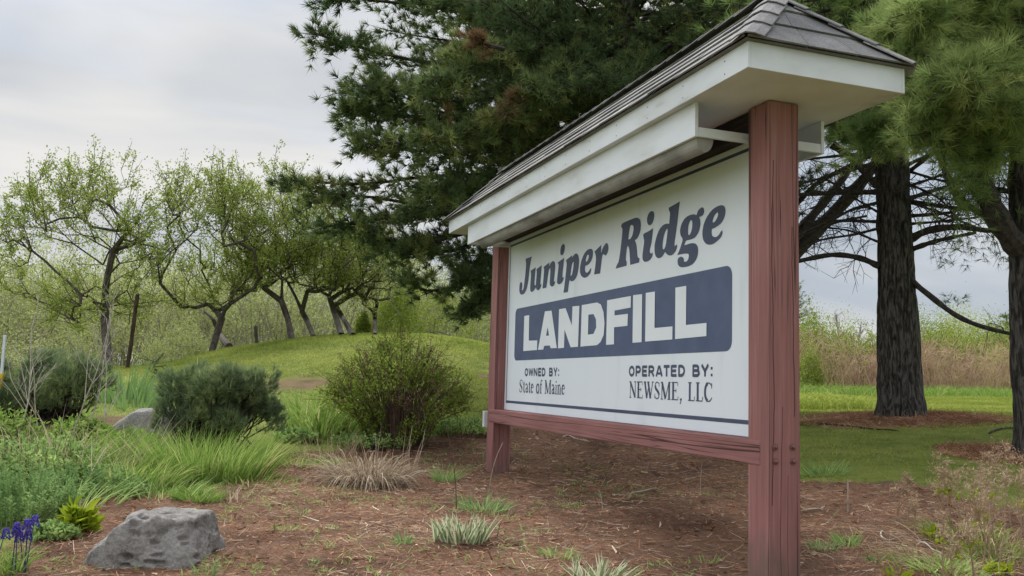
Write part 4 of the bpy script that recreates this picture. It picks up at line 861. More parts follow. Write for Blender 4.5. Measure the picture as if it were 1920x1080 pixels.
apple('small upright apple tree nearest the dark pine on the crest', [gp(703, 628), A(703, 605, 27), A(702, 585, 27)], A(715, 520, 27), [1.2, 1.3, .95], 107, 140, .10, leafy=.7, forks=[A(680, 560, 27), A(730, 560, 27)], mat=M_thicket)
# fallen grey limb behind the second tree, stub post on the crest, leaning pole
G = Geo(); P = smooth_path([gp(430, 652) + [0, 0, .05], A(412, 628, 24), A(400, 600, 24), A(385, 585, 24.3)], 9); tube(G, P, np.linspace(.09, .03, len(P)), 8); o = G.build('dead_limb', M_bark_apple, None, tuple(P[0])); tag(o, 'grey broken limb leaning behind the low-forked apple tree', 'branch')
def rough_pole(name, a, b, r, mat, label, cat, sides=8):
    G = Geo(); s = np.linspace(0, 1, 14)[:, None]; P = a + (b - a) * s; P = P + np.sin(s * 5) * r * .15
    tube(G, P, r * (1 + .06 * np.sin(np.arange(14) * 1.7)), sides, bump=lambda V, th: r * .12 * (vn(V * 14, 4) - .5)); o = G.build(name, mat, None, tuple(a)); return tag(o, label, cat)
M_pole = solid('weathered_brown_post', [(.3, (.022, .015, .010)), (.7, (.085, .058, .040))], (20, 20, 3), 4, .9, .5)
b = gp(236, 691); rough_pole('leaning_pole', b + [0, 0, -.3], A(259, 551, b[1] - .2), .046, M_pole, 'dark brown wooden pole leaning right beside the lone apple tree', 'pole')
b = gp(482, 641); rough_pole('stub_post', b + [0, 0, -.2], A(480, 611, b[1]), .045, M_bark_apple, 'short grey stub post on the crest between two apple trees', 'post')
# ------------------------------------------------------------------ thicket and bushes behind the mound (one mass), bushes one can tell apart
def thicket(name, label, polyxy, n, hgt, seed, mat_l, mat_t, leafn, lsz, lean=.25):
    g = np.random.default_rng(seed); P = scatter(polyxy, n, g); T = Geo(); C = Geo(); hh = hgt * g.uniform(.55, 1.1, n)
    d = nrm(g.normal(size=(n, 3)) * lean + [0, 0, 1]); mid = P + d * (hh * .5)[:, None]; d2 = nrm(d + g.normal(size=d.shape) * .3); top = mid + d2 * (hh * .5)[:, None]
    sticks(T, P - [0, 0, .1], mid, .022, .014, 4); sticks(T, mid, top, .014, .006, 4)
    pts = []
    for k in range(7):
        t_ = g.uniform(.15, 1, n)[:, None]; b = np.where(t_ < .5, P + (mid - P) * t_ * 2, mid + (top - mid) * (t_ - .5) * 2); e_ = nrm(d + g.normal(size=d.shape) * .8); l = hgt * g.uniform(.12, .38, n)
        q = b + e_ * l[:, None]; sticks(T, b, q, .009, .004, 3)
        e2 = nrm(e_ + g.normal(size=e_.shape) * .6); sticks(T, q, q + e2 * (l * .7)[:, None], .005, .003, 3)
        pts += [(b, e_, l), (q, e2, l * .7)]
    for b, e_, l in pts:
        m_ = leafn; t_ = g.uniform(.2, 1.1, (n, m_, 1)); Q = (b[:, None] + e_[:, None] * l[:, None, None] * t_ + g.normal(size=(n, m_, 3)) * .07).reshape(-1, 3)
        leaves(C, Q, g.normal(size=Q.shape), lsz * g.uniform(.7, 1.3, len(Q)), lsz * .55, np.clip(.5 + g.normal(size=len(Q)) * .16, 0, 1), g=g)
    o = T.build(name, mat_t); tag(o, label, None, None, 'stuff'); o2 = C.build('foliage', mat_l, o); return o
def XY(*l): return [(A(px, 640, Y)[0], Y) for px, Y in l]
thicket('thicket', 'thicket of bare grey saplings and thin leaves behind the mound', XY((-150, 27), (430, 27), (700, 31), (1000, 31), (1000, 37), (-200, 37)), 620, 3.4, 201, M_thicket, M_grey_twig, 13, .085)
thicket('wood_edge', 'greening wood edge far behind the apple trees', XY((-300, 42), (1050, 42), (1050, 52), (-400, 52)), 560, 4.8, 202, M_apple, M_grey_twig, 14, .13)
def bush(label, c, r, seed, n=900, mat=None, lsz=.09, tw=90, name='leafy_bush', group='bushes round the clearing', twm=None, r0=.03):
    g = np.random.default_rng(seed); root = empty(name, tuple(c)); tag(root, label, 'bush', group)
    q = rand_dir(tw * 2, g); q[:, 2] = np.abs(q[:, 2]); q = q * np.array(r) * g.uniform(.55, 1, (tw * 2, 1)) + c; q = q[fbm(q * (1.2 / max(r)), seed, 2) > .36][:tw]
    N, PA, cnt, tips = ramify([c - [0, 0, .1], c + [0, 0, .12 * r[2]]], q, g, .12, .06, seg=.3)
    T = Geo(); limbs(T, N, PA, cnt, r0, .005, 4); T.build('stems', twm or M_grey_twig, root, tuple(c))
    C = Geo(); m_ = max(3, n // len(tips)); d = nrm(N[tips] - N[PA[tips]]); P = (N[tips][:, None] + g.normal(size=(len(tips), m_, 3)) * np.array(r) * .13 - d[:, None] * g.uniform(0, .35, (len(tips), m_, 1)) * min(r)).reshape(-1, 3)
    leaves(C, P, nrm(g.normal(size=P.shape) + [0, 0, .4]), lsz * g.uniform(.6, 1.3, len(P)), lsz * .55, np.clip(np.repeat(g.normal(size=len(tips)) * .12 + .5, m_) + g.normal(size=len(P)) * .12, 0, 1), g=g)
    C.build('crown', mat or M_bush, root, tuple(c)); return root
def bpx(px, Y, w, h): x = A(px, 640, Y)[0]; c = drop(x, Y); return c, [w / FPX * Y / 2, w / FPX * Y / 2, h / FPX * Y]
for lab, px, Y, w_, h_, s, mt_ in [('bright green bush under the low boughs of the big pine', 830, 26, 170, 120, 301, M_bush), ('pale green bush on the crest left of the pine boughs', 745, 30, 110, 150, 302, M_bush),
                              ('small yellow green bush between leaning apple trunks', 680, 26.5, 36, 60, 303, M_bush), ('yellowish bush at the left end of the thicket behind the pole', 335, 25.5, 150, 75, 304, M_thicket),
                              ('olive bush behind the lone apple tree', 90, 24, 220, 130, 305, M_thicket), ('bright bush in the gap beside the near post', 1525, 30, 120, 160, 306, M_bush),
                              ('dark green rounded bush low beside the near post', 1505, 27, 90, 90, 310, M_bush), ('yellow green bush beyond the field right of the thick trunk', 1745, 38, 170, 165, 307, M_bush), ('taller pale bush at the far side of the stalk field', 1815, 44, 220, 160, 308, M_thicket),
                              ('bright yellow bush in front of the small far pine', 1870, 34, 130, 150, 309, M_bush), ('grey green bush left of the thick trunk', 1600, 42, 190, 150, 311, M_thicket)]:
    c, r = bpx(px, Y, w_, h_); bush(lab, c, r, s, 17000 if Y > 29 else 7000, mt_, .0020 * Y, 190)
# bare saplings against the sky in the clearing
def sapling(label, base, height, seed, r0=.02, n=14, ang=.6, mat=None, group=None, name='bare_sapling'):
    g = np.random.default_rng(seed); T = Geo(); brancher(T, np.array([0, 0, -.08]), height, r0, g, n, .2, ang, .45, 2, sub=4)
    o = T.build(name, mat or M_twig); o.location = tuple(base); tag(o, label, 'sapling', group); return o
c, _ = bpx(1585, 36, 1, 1); sapling('grey bare sapling in the clearing between near post and thick trunk', c, 3.3, 401, .05, 26, .5, M_grey_twig)
c, _ = bpx(1607, 37, 1, 1); sapling('second grey bare sapling, just left of the thick trunk', c, 3.0, 402, .05, 26, .5, M_grey_twig)
def small_pine(name, label, px, py_top, Y, r, seed, group=None, dens=1.0):
    c = drop(A(px, 640, Y)[0], Y); top = A(px, py_top, Y)[2] - c[2]
    return pine(name, label, c, top, top * .12, r, .05 * top / 4, seed, per=12, wide=.014 * Y / 38, nl=.17, gap=.35, mat=M_pine, zdense=99, step=.22, tone0=.5, droop=-.05, group=group)
for a_ in [('pine_tree', 'small distant pine beyond the field at the right edge', 1888, 583, 40, 1.1, 411), ('pine_tree', 'distant pine half hidden behind the near post', 1492, 522, 42, 1.5, 412)]:
    small_pine(*a_, group='small pines beyond the field')
# tall dead stalks of the field: a mass
g = np.random.default_rng(77); P = scatter(XY((1420, 27), (2100, 27), (2300, 33), (1400, 33)), 6500, g); n = len(P)
G = Geo(); hh = g.uniform(.35, 2.1, n) * (.35 + 1.2 * fbm(P[:, :2] * .7, 8, 2)); d = nrm(g.normal(size=(n, 3)) * .2 + [0, 0, 1]); tn = np.clip(g.normal(size=n) * .2 + .3 + .6 * (fbm(P[:, :2] * .5, 18, 2) - .3), 0, 1)
blades(G, P, d, hh, g.uniform(.012, .03, n), .08, tn, g=g)
q = np.repeat(P + d * (hh * .8)[:, None], 3, 0); blades(G, q, g.normal(size=q.shape) + [0, 0, 1.2], .35, .02, .2, np.repeat(tn, 3), g=g)
o = G.build('field_stalks', M_reed); tag(o, 'tall pinkish tan dead stalks of the field beyond the lawn', None, None, 'stuff')
thicket('field_brush', 'mixed green and reddish brush growing through the far stalks', XY((1430, 30), (2100, 30), (2350, 38), (1400, 38)), 560, 2.1, 203, M_bush, M_brown_twig, 13, .075)
# overhead wire far off to the left
G = Geo(); s = np.linspace(0, 1, 30)[:, None]; a_, b_ = A(-700, 374, 60), A(1300, 478, 66); P = a_ + (b_ - a_) * s - np.array([0, 0, 1]) * (4 * s * (1 - s) * .5); tube(G, P, .022, 5)
o = G.build('overhead_wire', solid('wire_black', [(.3, (.03, .03, .03)), (.7, (.05, .05, .05))], (2, 2, 2), 2, .6, 0), None, tuple(P[0])); tag(o, 'thin overhead wire in the sky at the left edge', 'wire')
# marker post at the left edge
mpz = gp(-6, 800); mk = empty('marker_post', tuple(mpz)); tag(mk, 'thin white marker post with a yellow band at the left edge', 'marker post')
Yk = float(mpz[1]); zt = A(0, 628, Yk)[2] - mpz[2]; zy0, zy1 = A(0, 727, Yk)[2] - mpz[2], A(0, 700, Yk)[2] - mpz[2]
for nm, z0_, z1_, w_, mt_ in (('shaft', -.2, zt, .014, M_white), ('band', zy0, zy1, .019, solid('yellow_band', [(.3, (.62, .40, .02)), (.7, (.70, .46, .03))], (9, 9, 9), 2, .5, 0))):
    bevel_box(nm, (-w_, -.012 - (w_ - .014), z0_), (w_, .012 + (w_ - .014), z1_), mt_, mk, .004)

# ------------------------------------------------------------------ plants and stones of the bed
def needle_shrub(label, px, py, wpx, hpx, seed, lobes=9, n=1500, mat=None, per=16, nl=.085, wide=.006, name='mugo_pine', group='low needle shrubs', depth=.8):
    g = np.random.default_rng(seed); c = gp(px, py); Y = c[1]; rx = wpx / FPX * Y / 2; hz = hpx / FPX * Y; root = empty(name, tuple(c)); tag(root, label, 'shrub', group)
    lc = np.column_stack([g.uniform(-.68, .68, lobes) * rx, g.uniform(-.6, .6, lobes) * rx * depth, g.uniform(.28, .78, lobes) * hz]); lr = g.uniform(.22, .44, lobes) * min(rx, hz) * 1.15
    k = g.integers(0, lobes, n * 2); d = rand_dir(n * 2, g); d[:, 2] = np.where(d[:, 2] < -.35, -d[:, 2], d[:, 2]); q = lc[k] + d * (lr[k] * g.uniform(.72, 1.08, n * 2))[:, None]; dd = nrm(d * .7 + [0, 0, .75])
    keep = (q[:, 2] > .03) & (fbm(q * 4.5, seed, 2) > .40); q, dd = q[keep][:n], dd[keep][:n]
    T = Geo(); i = g.integers(0, len(q), 150); b = np.column_stack([g.normal(size=150) * .22 * rx, g.normal(size=150) * .2 * rx, np.zeros(150)]); m_ = (b + q[i]) / 2 + [0, 0, -.1 * hz]
    sticks(T, b, m_, .012, .009, 5); sticks(T, m_, q[i], .009, .004, 5); T.build('stems', M_limb, root)
    C = Geo(); needles(C, q, dd, per, nl, wide, .75, np.clip(.45 + (fbm(q * 3, seed + 1, 2) - .5) * .9 + g.normal(size=len(q)) * .08, 0, 1), g); 
    j = g.integers(0, len(q), 90); blades(C, q[j], dd[j] * .5 + [0, 0, 1], .09, .011, .02, .95, g=g)
    C.build('foliage', mat or M_mugo, root); return root
needle_shrub('dark blue green mugo pine, dense and broad, centre left beside the tan clump', 392, 840, 228, 150, 501, 17, 5200, nl=.07)
needle_shrub('low dark brown green juniper mass behind the bare white twigs', 105, 790, 205, 112, 502, 11, 3200, M_mugo, name='juniper_shrub')
needle_shrub('second dark juniper mass further left, cut by the picture edge', -20, 795, 150, 120, 503, 8, 1900, M_mugo, name='juniper_shrub')
b = gp(302, 712); small_pine('pine_sapling', 'small round topped pine sapling peeking over the mugo pine', 300, 658, float(b[1]), .36, 504, None)
# twiggy shrub with last year's flower heads
def spirea(label, px, py, wpx, hpx, seed, n=230):
    g = np.random.default_rng(seed); c = gp(px, py); Y = c[1]; rx = wpx / FPX * Y / 2; hz = hpx / FPX * Y; root = empty('spirea_shrub', tuple(c)); tag(root, label, 'shrub')
    T = Geo(); C = Geo(); S = Geo(); az = g.uniform(0, 2 * np.pi, n); out = np.sqrt(g.uniform(0, 1, n)); b = np.column_stack([np.cos(az), np.sin(az), 0 * az]) * (out * rx * .48)[:, None]
    hh = hz * (1.02 - .55 * out ** 2) * g.uniform(.7, 1.05, n); tip = b + np.column_stack([np.cos(az) * out * rx * .78, np.sin(az) * out * rx * .78, hh]); mid = b * .5 + tip * .5 + np.column_stack([np.cos(az), np.sin(az), 0 * az]) * (-.12 * rx * out)[:, None] + [0, 0, .06 * hz] + g.normal(size=(n, 3)) * .02
    sticks(T, b, mid, .007, .005, 4); sticks(T, mid, tip, .005, .003, 4)
    pts = []
    for k in range(4):
        t_ = g.uniform(.25, 1, n)[:, None]; p = mid + (tip - mid) * t_; e_ = nrm(nrm(tip - mid) + g.normal(size=(n, 3)) * .5); l = g.uniform(.10, .30, n) * hz / 1.1; q = p + e_ * l[:, None]; sticks(T, p, q, .003, .002, 3); pts.append((p, e_, l))
    T.build('stems', M_brown_twig, root)
    for b0, d0, l0, m_, amt in [(b, nrm(mid - b), np.linalg.norm(mid - b, axis=1), 42, 1), (mid, nrm(tip - mid), np.linalg.norm(tip - mid, axis=1), 26, 1)] + [(*p_, 13, 1) for p_ in pts]:
        t_ = g.uniform(.02, 1, (n, m_, 1)); Q = (b0[:, None] + d0[:, None] * l0[:, None, None] * t_ + g.normal(size=(n, m_, 3)) * .018).reshape(-1, 3); dens = fbm(Q * 2.6, seed, 2); Q = Q[dens > .38 + .19 * (Q[:, 2] / hz)]
        leaves(C, Q, nrm(g.normal(size=Q.shape) + [0, 0, .6]), g.uniform(.025, .05, len(Q)), .019, np.clip(.5 + (fbm(Q * 3, seed + 5, 2) - .5) * .8 + g.normal(size=len(Q)) * .12, 0, 1), g=g)
    C.build('foliage', M_spirea, root)
    j = g.random(n) < .6; tq = tip[j]; q = np.repeat(tq, 14, 0) + g.normal(size=(len(tq) * 14, 3)) * [.03, .03, .015]; blades(S, q, g.normal(size=q.shape) + [0, 0, .8], .025, .010, .05, np.clip(g.normal(size=len(q)) * .2 + .5, 0, 1), g=g)
    p = pts[0]; q = p[0] + p[1] * p[2][:, None]; q = np.repeat(q, 6, 0) + g.normal(size=(len(q) * 6, 3)) * .016; blades(S, q, g.normal(size=q.shape) + [0, 0, .8], .022, .009, .05, .4, g=g)
    S.build('seed_heads', M_seed, root); return root
spirea('twiggy rounded shrub with old brown flower heads, left of the sign', 744, 836, 212, 200, 511)
# rocks
M_rock = None
m, t = newmat('lichened_granite'); L = t.links.new; tcn = node(t, 'ShaderNodeTexCoord')
def _nt(sc, det, rough=.6):
    n = node(t, 'ShaderNodeTexNoise'); n.inputs['Scale'].default_value = sc; n.inputs['Detail'].default_value = det; n.inputs['Roughness'].default_value = rough; L(tcn.outputs['Object'], n.inputs[0]); return n.outputs[0]
a1, a2, a3 = _nt(6, 6, .65), _nt(60, 5, .75), _nt(14, 6, .7)
r_ = node(t, 'ShaderNodeValToRGB'); setramp(r_, [(.36, (.10, .094, .09)), (.46, (.235, .222, .212)), (.56, (.32, .305, .29)), (.66, (.46, .445, .41))]); s = node(t, 'ShaderNodeMath', op='MULTIPLY_ADD'); s.inputs[1].default_value = .45; h2 = node(t, 'ShaderNodeMath', op='MULTIPLY'); h2.inputs[1].default_value = .55
L(a2, h2.inputs[0]); L(a1, s.inputs[0]); L(h2.outputs[0], s.inputs[2]); L(s.outputs[0], r_.inputs[0])
g2 = node(t, 'ShaderNodeMapRange'); g2.inputs[1].default_value = .60; g2.inputs[2].default_value = .66; L(a3, g2.inputs[0]); mx = node(t, 'ShaderNodeMix'); mx.data_type = 'RGBA'; mx.inputs[7].default_value = (.34, .335, .30, 1); g3 = node(t, 'ShaderNodeMath', op='MULTIPLY'); g3.inputs[1].default_value = .6
L(g2.outputs[0], g3.inputs[0]); L(g3.outputs[0], mx.inputs[0]); L(r_.outputs[0], mx.inputs[6]); p = node(t, 'ShaderNodeBsdfPrincipled'); p.inputs['Roughness'].default_value = .9; p.inputs['Specular IOR Level'].default_value = .2; L(mx.outputs[2], p.inputs['Base Color'])
bp = node(t, 'ShaderNodeBump'); bp.inputs['Strength'].default_value = 1; bp.inputs['Distance'].default_value = .03; L(s.outputs[0], bp.inputs['Height']); L(bp.outputs[0], p.inputs['Normal']); out = node(t, 'ShaderNodeOutputMaterial'); L(p.outputs[0], out.inputs[0]); M_rock = m
def rock(label, c, planes, seed, amp=.025, pits=0, n=150, sharp=26):
    g = np.random.default_rng(seed); th, ph = np.meshgrid(np.linspace(0, 2 * np.pi, n, endpoint=False), np.linspace(.01, np.pi - .01, n // 2)); d = np.column_stack([(np.sin(ph) * np.cos(th)).ravel(), (np.sin(ph) * np.sin(th)).ravel(), np.cos(ph).ravel()])
    inv = np.zeros(len(d))
    for nx_, ny_, nz_, hh in planes:
        nn = nrm(np.array([nx_, ny_, nz_], float)); inv += np.maximum(d @ nn / hh, 0) ** sharp
    r = inv ** (-1 / sharp); P = d * r[:, None]; f = (fbm(P * 5, seed, 4) - .5) * amp * 4 + (fbm(P * 17, seed + 3, 3) - .5) * amp * 1.1
    f += -np.clip(.06 - np.abs(fbm(P * 3.2, seed + 8, 2) - .5), 0, 1) * amp * 9
    if pits:
        k = rand_dir(pits, g); k = k[(k[:, 2] > -.2) & (k[:, 1] < .6) & (k[:, 0] > -.25)]
        for q, wd in zip(k, g.uniform(.09, .26, len(k))): f -= .55 * wd * amp * 8 * np.exp(-((((d - q) * [.75, .9, 2.0]) ** 2).sum(1) / (wd * .42) ** 2) ** 2)
    P = P + d * f[:, None]; G = Geo(); m_ = n // 2; i = np.arange(m_ - 1)[:, None] * n; j = np.arange(n)[None]; j2 = (j + 1) % n
    G.add(P, np.stack([i + j, i + n + j, i + n + j2, i + j2], -1).reshape(-1, 4)); o = G.build('boulder', M_rock, None, smooth=True); o.location = c; return tag(o, label, 'rock', 'rocks in the bed')
c = gp(285, 1052); 
rock('grey pitted boulder with a flat top in the front left of the bed', c + [-.03, .10, -.005], [(0, 0, 1, .235), (-.62, -.1, .75, .24), (-1, -.2, .12, .35), (.95, 0, .32, .29), (1, -.2, -.1, .33), (.1, -1, .34, .24), (-.55, -.9, .2, .30), (.65, -.8, .3, .30), (0, 1, .25, .30), (0, 0, -1, .25)], 61, .026, 140, 260)
c = gp(262, 822); rock('smooth brownish stone half hidden behind the mugo pine', c + [0, .1, .05], [(0, 0, 1, .24), (-.7, -.2, .8, .24), (-1, 0, .1, .30), (1, 0, .2, .40), (0, -1, .25, .28), (0, 1, .2, .3), (0, 0, -1, .2)], 62, .010, 0, 80, 18)
# ---- clumps
def clump(name, label, cat, px, py, n, hgt, spread, mat, seed, w=.012, bend=.35, lean=.35, tone=(.5, .18), group=None, segs=3, out=.0, xy=None, rad_y=1.0, hz=.7):
    g = np.random.default_rng(seed); c = gp(px, py) if xy is None else drop(*xy); a_ = g.uniform(0, 2 * np.pi, n); r = np.sqrt(g.uniform(0, 1, n)) * spread; q = np.column_stack([np.cos(a_) * r, np.sin(a_) * r * rad_y, 0 * r]); q[:, 2] = H(c[0] + q[:, 0], c[1] + q[:, 1]) - c[2] - .01
    d = nrm(np.column_stack([np.cos(a_), np.sin(a_), 0 * a_]) * (lean * (.35 + r / max(spread, 1e-6)))[:, None] + g.normal(size=(n, 3)) * lean * .35 + [0, 0, 1]); G = Geo()
    blades(G, q, d, hgt * g.uniform(.3, 1.12, n), w * g.uniform(.7, 1.3, n), bend * g.uniform(.5, 1.5, n), np.clip(g.normal(size=n) * tone[1] + tone[0], 0, 1), g=g, segs=segs, hz=hz)
    o = G.build(name, mat); o.location = c; tag(o, label, cat, group); return o
clump('grass_clump', 'tall bright green grass clump in front of the mugo pine', 'grass', 375, 888, 2100, .50, .60, M_grass, 601, .009, .26, .34, (.52, .28), rad_y=.6)
clump('grass_clump', 'shorter grass tuft just behind the boulder', 'grass', 372, 938, 420, .16, .16, M_grass, 602, .008, .4, .5, (.4, .2))
clump('grass_clump', 'ragged grass between the weeds and the tall green clump', 'grass', 222, 905, 1500, .40, .50, M_grass, 603, .008, .4, .4, (.55, .25), rad_y=.7)
clump('grass_clump', 'thin grass left of the tan clump', 'grass', 552, 868, 500, .17, .5, M_grass, 604, .008, .4, .6, (.6, .25), rad_y=.5)
clump('iris_clump', 'blue green iris fans behind the mugo pine on its left', 'iris', 238, 752, 130, .62, .42, M_sword, 611, .034, .10, .22, (.45, .12), 'sword leaved clumps'); clump('iris_clump', 'second row of iris fans nearer the stone', 'iris', 262, 768, 60, .5, .3, M_sword, 612, .034, .12, .3, (.5, .12), 'sword leaved clumps')
for k, (px, py, hh, lab) in enumerate([(562, 806, .74, 'leaning daylily clump beside the mugo pine'), (600, 816, .70, 'daylily clump between mugo pine and twiggy shrub'), (636, 806, .6, 'daylily clump touching the twiggy shrub')]):
    clump('daylily_clump', lab, 'daylily', px, py, 120, hh, .20, M_grass, 620 + k, .024, .38, .34, (.62, .2), 'sword leaved clumps')
clump('dry_grass_clump', 'dead tan clump of arching stems on the bare mulch', 'dead plant', 690, 910, 1200, .66, .30, M_straw, 631, .011, 1.32, .50, (.5, .25), segs=7, rad_y=.7, hz=.02)
clump('dry_grass_clump', 'upright dead flower stems rising from the tan clump', 'dead plant', 720, 905, 40, .50, .30, M_deadstalk, 632, .009, .05, .22, (.5, .2))
clump('dry_grass_clump', 'dead reddish stems between daylilies and tan clump', 'dead plant', 610, 862, 90, .34, .34, M_deadstalk, 633, .007, .1, .35, (.4, .2))
def hosta(label, px, py, n, hgt, sp, seed, mat=None, tone=.5):
    g = np.random.default_rng(seed); c = gp(px, py); root = empty('hosta_shoots', tuple(c)); tag(root, label, 'plant', 'variegated shoots'); G = Geo(); E_ = Geo()
    a_ = g.uniform(0, 2 * np.pi, n); q = np.column_stack([np.cos(a_), np.sin(a_) * .6, 0 * a_]) * (np.sqrt(g.uniform(0, 1, n)) * sp)[:, None]; d = nrm(g.normal(size=(n, 3)) * .34 + np.column_stack([np.cos(a_), np.sin(a_), 0 * a_]) * .3 + [0, 0, 1]); side = perp(d, g); l = hgt * g.uniform(.6, 1.1, n)
    blades(G, q, d, l, .020, .1, .3 + g.normal(size=n) * .1, g=g, segs=4, wdir=side); 
    for s in (-1, 1): blades(E_, q + side * s * .012 + [0, -.0015, 0], nrm(d + side * s * .04), l * 1.03, .011, .1, .8 + g.normal(size=n) * .08, g=g, segs=4, wdir=side)
    G.build('leaf', mat or M_var, root); E_.build('leaf_margin', M_var, root)
hosta('cream edged shoots standing alone on the mulch in the centre foreground', 862, 1018, 60, .19, .15, 641); hosta('cream edged shoots cut off by the bottom edge left of the near post', 1118, 1092, 26, .15, .12, 642)
clump('grey_sprout', 'dull green sprouting clump behind the cream edged shoots', 'plant', 905, 955, 210, .17, .17, M_greyweed, 651, .010, .3, .5, (.5, .25)); clump('grey_sprout', 'pale dry twiggy tuft beside the dull green sprouts', 'plant', 948, 962, 130, .11, .13, M_straw, 652, .006, .4, .8, (.35, .2))
clump('dark_tuft', 'dark leftover tuft on the mulch under the sign board', 'plant', 1085, 880, 260, .14, .26, M_deadstalk, 653, .008, .6, .8, (.15, .15)); clump('dark_tuft', 'second dark tuft under the board nearer the near post', 'plant', 1255, 905, 160, .10, .22, M_deadstalk, 654, .008, .6, .8, (.15, .15))
for k, (px, py, hh, sp, n, mt_, lab) in enumerate([(542, 993, .06, .09, 90, M_weed, 'small weed on open mulch right of the boulder'), (757, 1020, .10, .05, 60, M_greyweed, 'thin upright grey green weed left of the cream edged shoots'), (1048, 1045, .09, .11, 120, M_weed, 'feathery green seedling patch right of the cream edged shoots'),
                                       (1000, 1000, .07, .12, 60, M_greyweed, 'sparse pale seedling in the mulch under the board'), (1592, 1025, .13, .07, 110, M_weed, 'small leafy weed just right of the near post'), (1545, 1030, .08, .09, 110, M_greyweed, 'grey green rosette at the foot of the near post'), (1638, 1062, .12, .03, 24, M_sword, 'single pale shoot right of the near post'),
                                       (1680, 1090, .09, .045, 26, M_yel, 'yellow green bud cluster at the bottom right of the near post'), (385, 1080, .15, .05, 30, M_sword, 'green pointed shoot against the right foot of the boulder'), (835, 905, .26, .08, 150, M_weed, 'wispy green seedling left of the far post'), (1545, 890, .18, .2, 200, M_weed, 'low greens at the grass edge behind the near post'), (1325, 1050, .08, .06, 40, M_weed, 'tiny weed left of the near post foot')]):
    clump('weed', lab, 'weed', px, py, n, hh, sp, mt_, 660 + k, .008 if mt_ is not M_yel else .022, .25, .5, (.5, .2), 'weeds on the mulch')
def leafy_patch(name, label, cat, px, py, rx, hgt, n, mat, seed, lsz=.05, lw=.6, group=None, feather=0):
    g = np.random.default_rng(seed); c = gp(px, py); a_ = g.uniform(0, 2 * np.pi, n); r = np.sqrt(g.uniform(0, 1, n)); b = np.column_stack([np.cos(a_) * r * rx, np.sin(a_) * r * rx * .7, 0 * r]); hh = hgt * (1.05 - .6 * r ** 2) * g.uniform(.6, 1.1, n); d = nrm(g.normal(size=(n, 3)) * .18 + np.column_stack([np.cos(a_), np.sin(a_), 0 * a_]) * (.3 * r)[:, None] + [0, 0, 1])
    root = empty(name, tuple(c)); tag(root, label, cat, group); T = Geo(); tip = b + d * hh[:, None]; sticks(T, b - [0, 0, .02], tip, .004, .002, 3); T.build('stems', M_brown_twig if not feather else mat, root)
    C = Geo(); m_ = 12 if not feather else 46; t_ = g.uniform(.15, 1.03, (n, m_, 1)); Q = (b[:, None] + d[:, None] * hh[:, None, None] * t_).reshape(-1, 3); dd = nrm(g.normal(size=Q.shape) * [1, 1, .5] + [0, 0, .55]); lsz = lsz * (.5 if feather else .8); leaves(C, Q, dd, lsz * g.uniform(.6, 1.25, len(Q)), lsz * lw, np.clip(.35 + .3 * np.repeat(r, m_) + (fbm(Q * 5 + c, seed, 2) - .5) * .7 + g.normal(size=len(Q)) * .1, 0, 1), g=g)
    C.build('foliage', mat, root); return root
for a_ in [('weed_patch', 'feathery grey green wormwood mound at the left edge beside the blue flowers', 'weed patch', 30, 972, .34, .38, 190, M_greyweed, 701, .07, .22, 1), ('weed_patch', 'tall green weeds in front of the bare white twigs', 'weed patch', 60, 905, .52, .36, 230, M_weed, 702, .065, .4, 0), ('weed_patch', 'light green weeds at the left edge in front of the juniper', 'weed patch', -20, 850, .45, .42, 220, M_grass, 703, .07, .35, 0),
           ('weed_patch', 'grey green weeds between tall grass and feathery mound', 'weed patch', 165, 925, .42, .24, 170, M_greyweed, 704, .06, .35, 1), ('leafy_patch', 'fresh green leafy mat in front of the stone', 'ground plant', 235, 850, .38, .20, 150, M_grass, 705, .085, .45, 0), ('leafy_patch', 'small fresh green mat left of the stone', 'ground plant', 150, 822, .26, .20, 90, M_grass, 706, .085, .45, 0), ('leafy_patch', 'dark green low leaves at the foot of the daylilies', 'ground plant', 555, 828, .22, .15, 70, M_weed, 707, .07, .6, 0), ('weed_patch', 'fern like greens at the foot of the twiggy shrub', 'weed patch', 700, 838, .45, .20, 160, M_weed, 708, .06, .45, 0), ('weed_patch', 'low greens between twiggy shrub and far post', 'weed patch', 872, 815, .4, .22, 150, M_weed, 709, .06, .45, 0), ('weed_patch', 'low green weeds spreading behind the feathery mound', 'weed patch', 118, 880, .4, .24, 160, M_weed, 712, .06, .45, 0)]:
    leafy_patch(*a_[:-1], group='weedy growth on the left', feather=a_[-1])
leafy_patch('yellow_shoots', 'yellow green broad leaves left of the boulder', 'plant', 142, 1002, .10, .13, 14, M_yel, 710, .14, .38); leafy_patch('weed_patch', 'mixed greens at the foot of the yellow leaves', 'weed patch', 100, 1012, .14, .10, 50, M_weed, 711, .05, .5, 'weedy growth on the left')
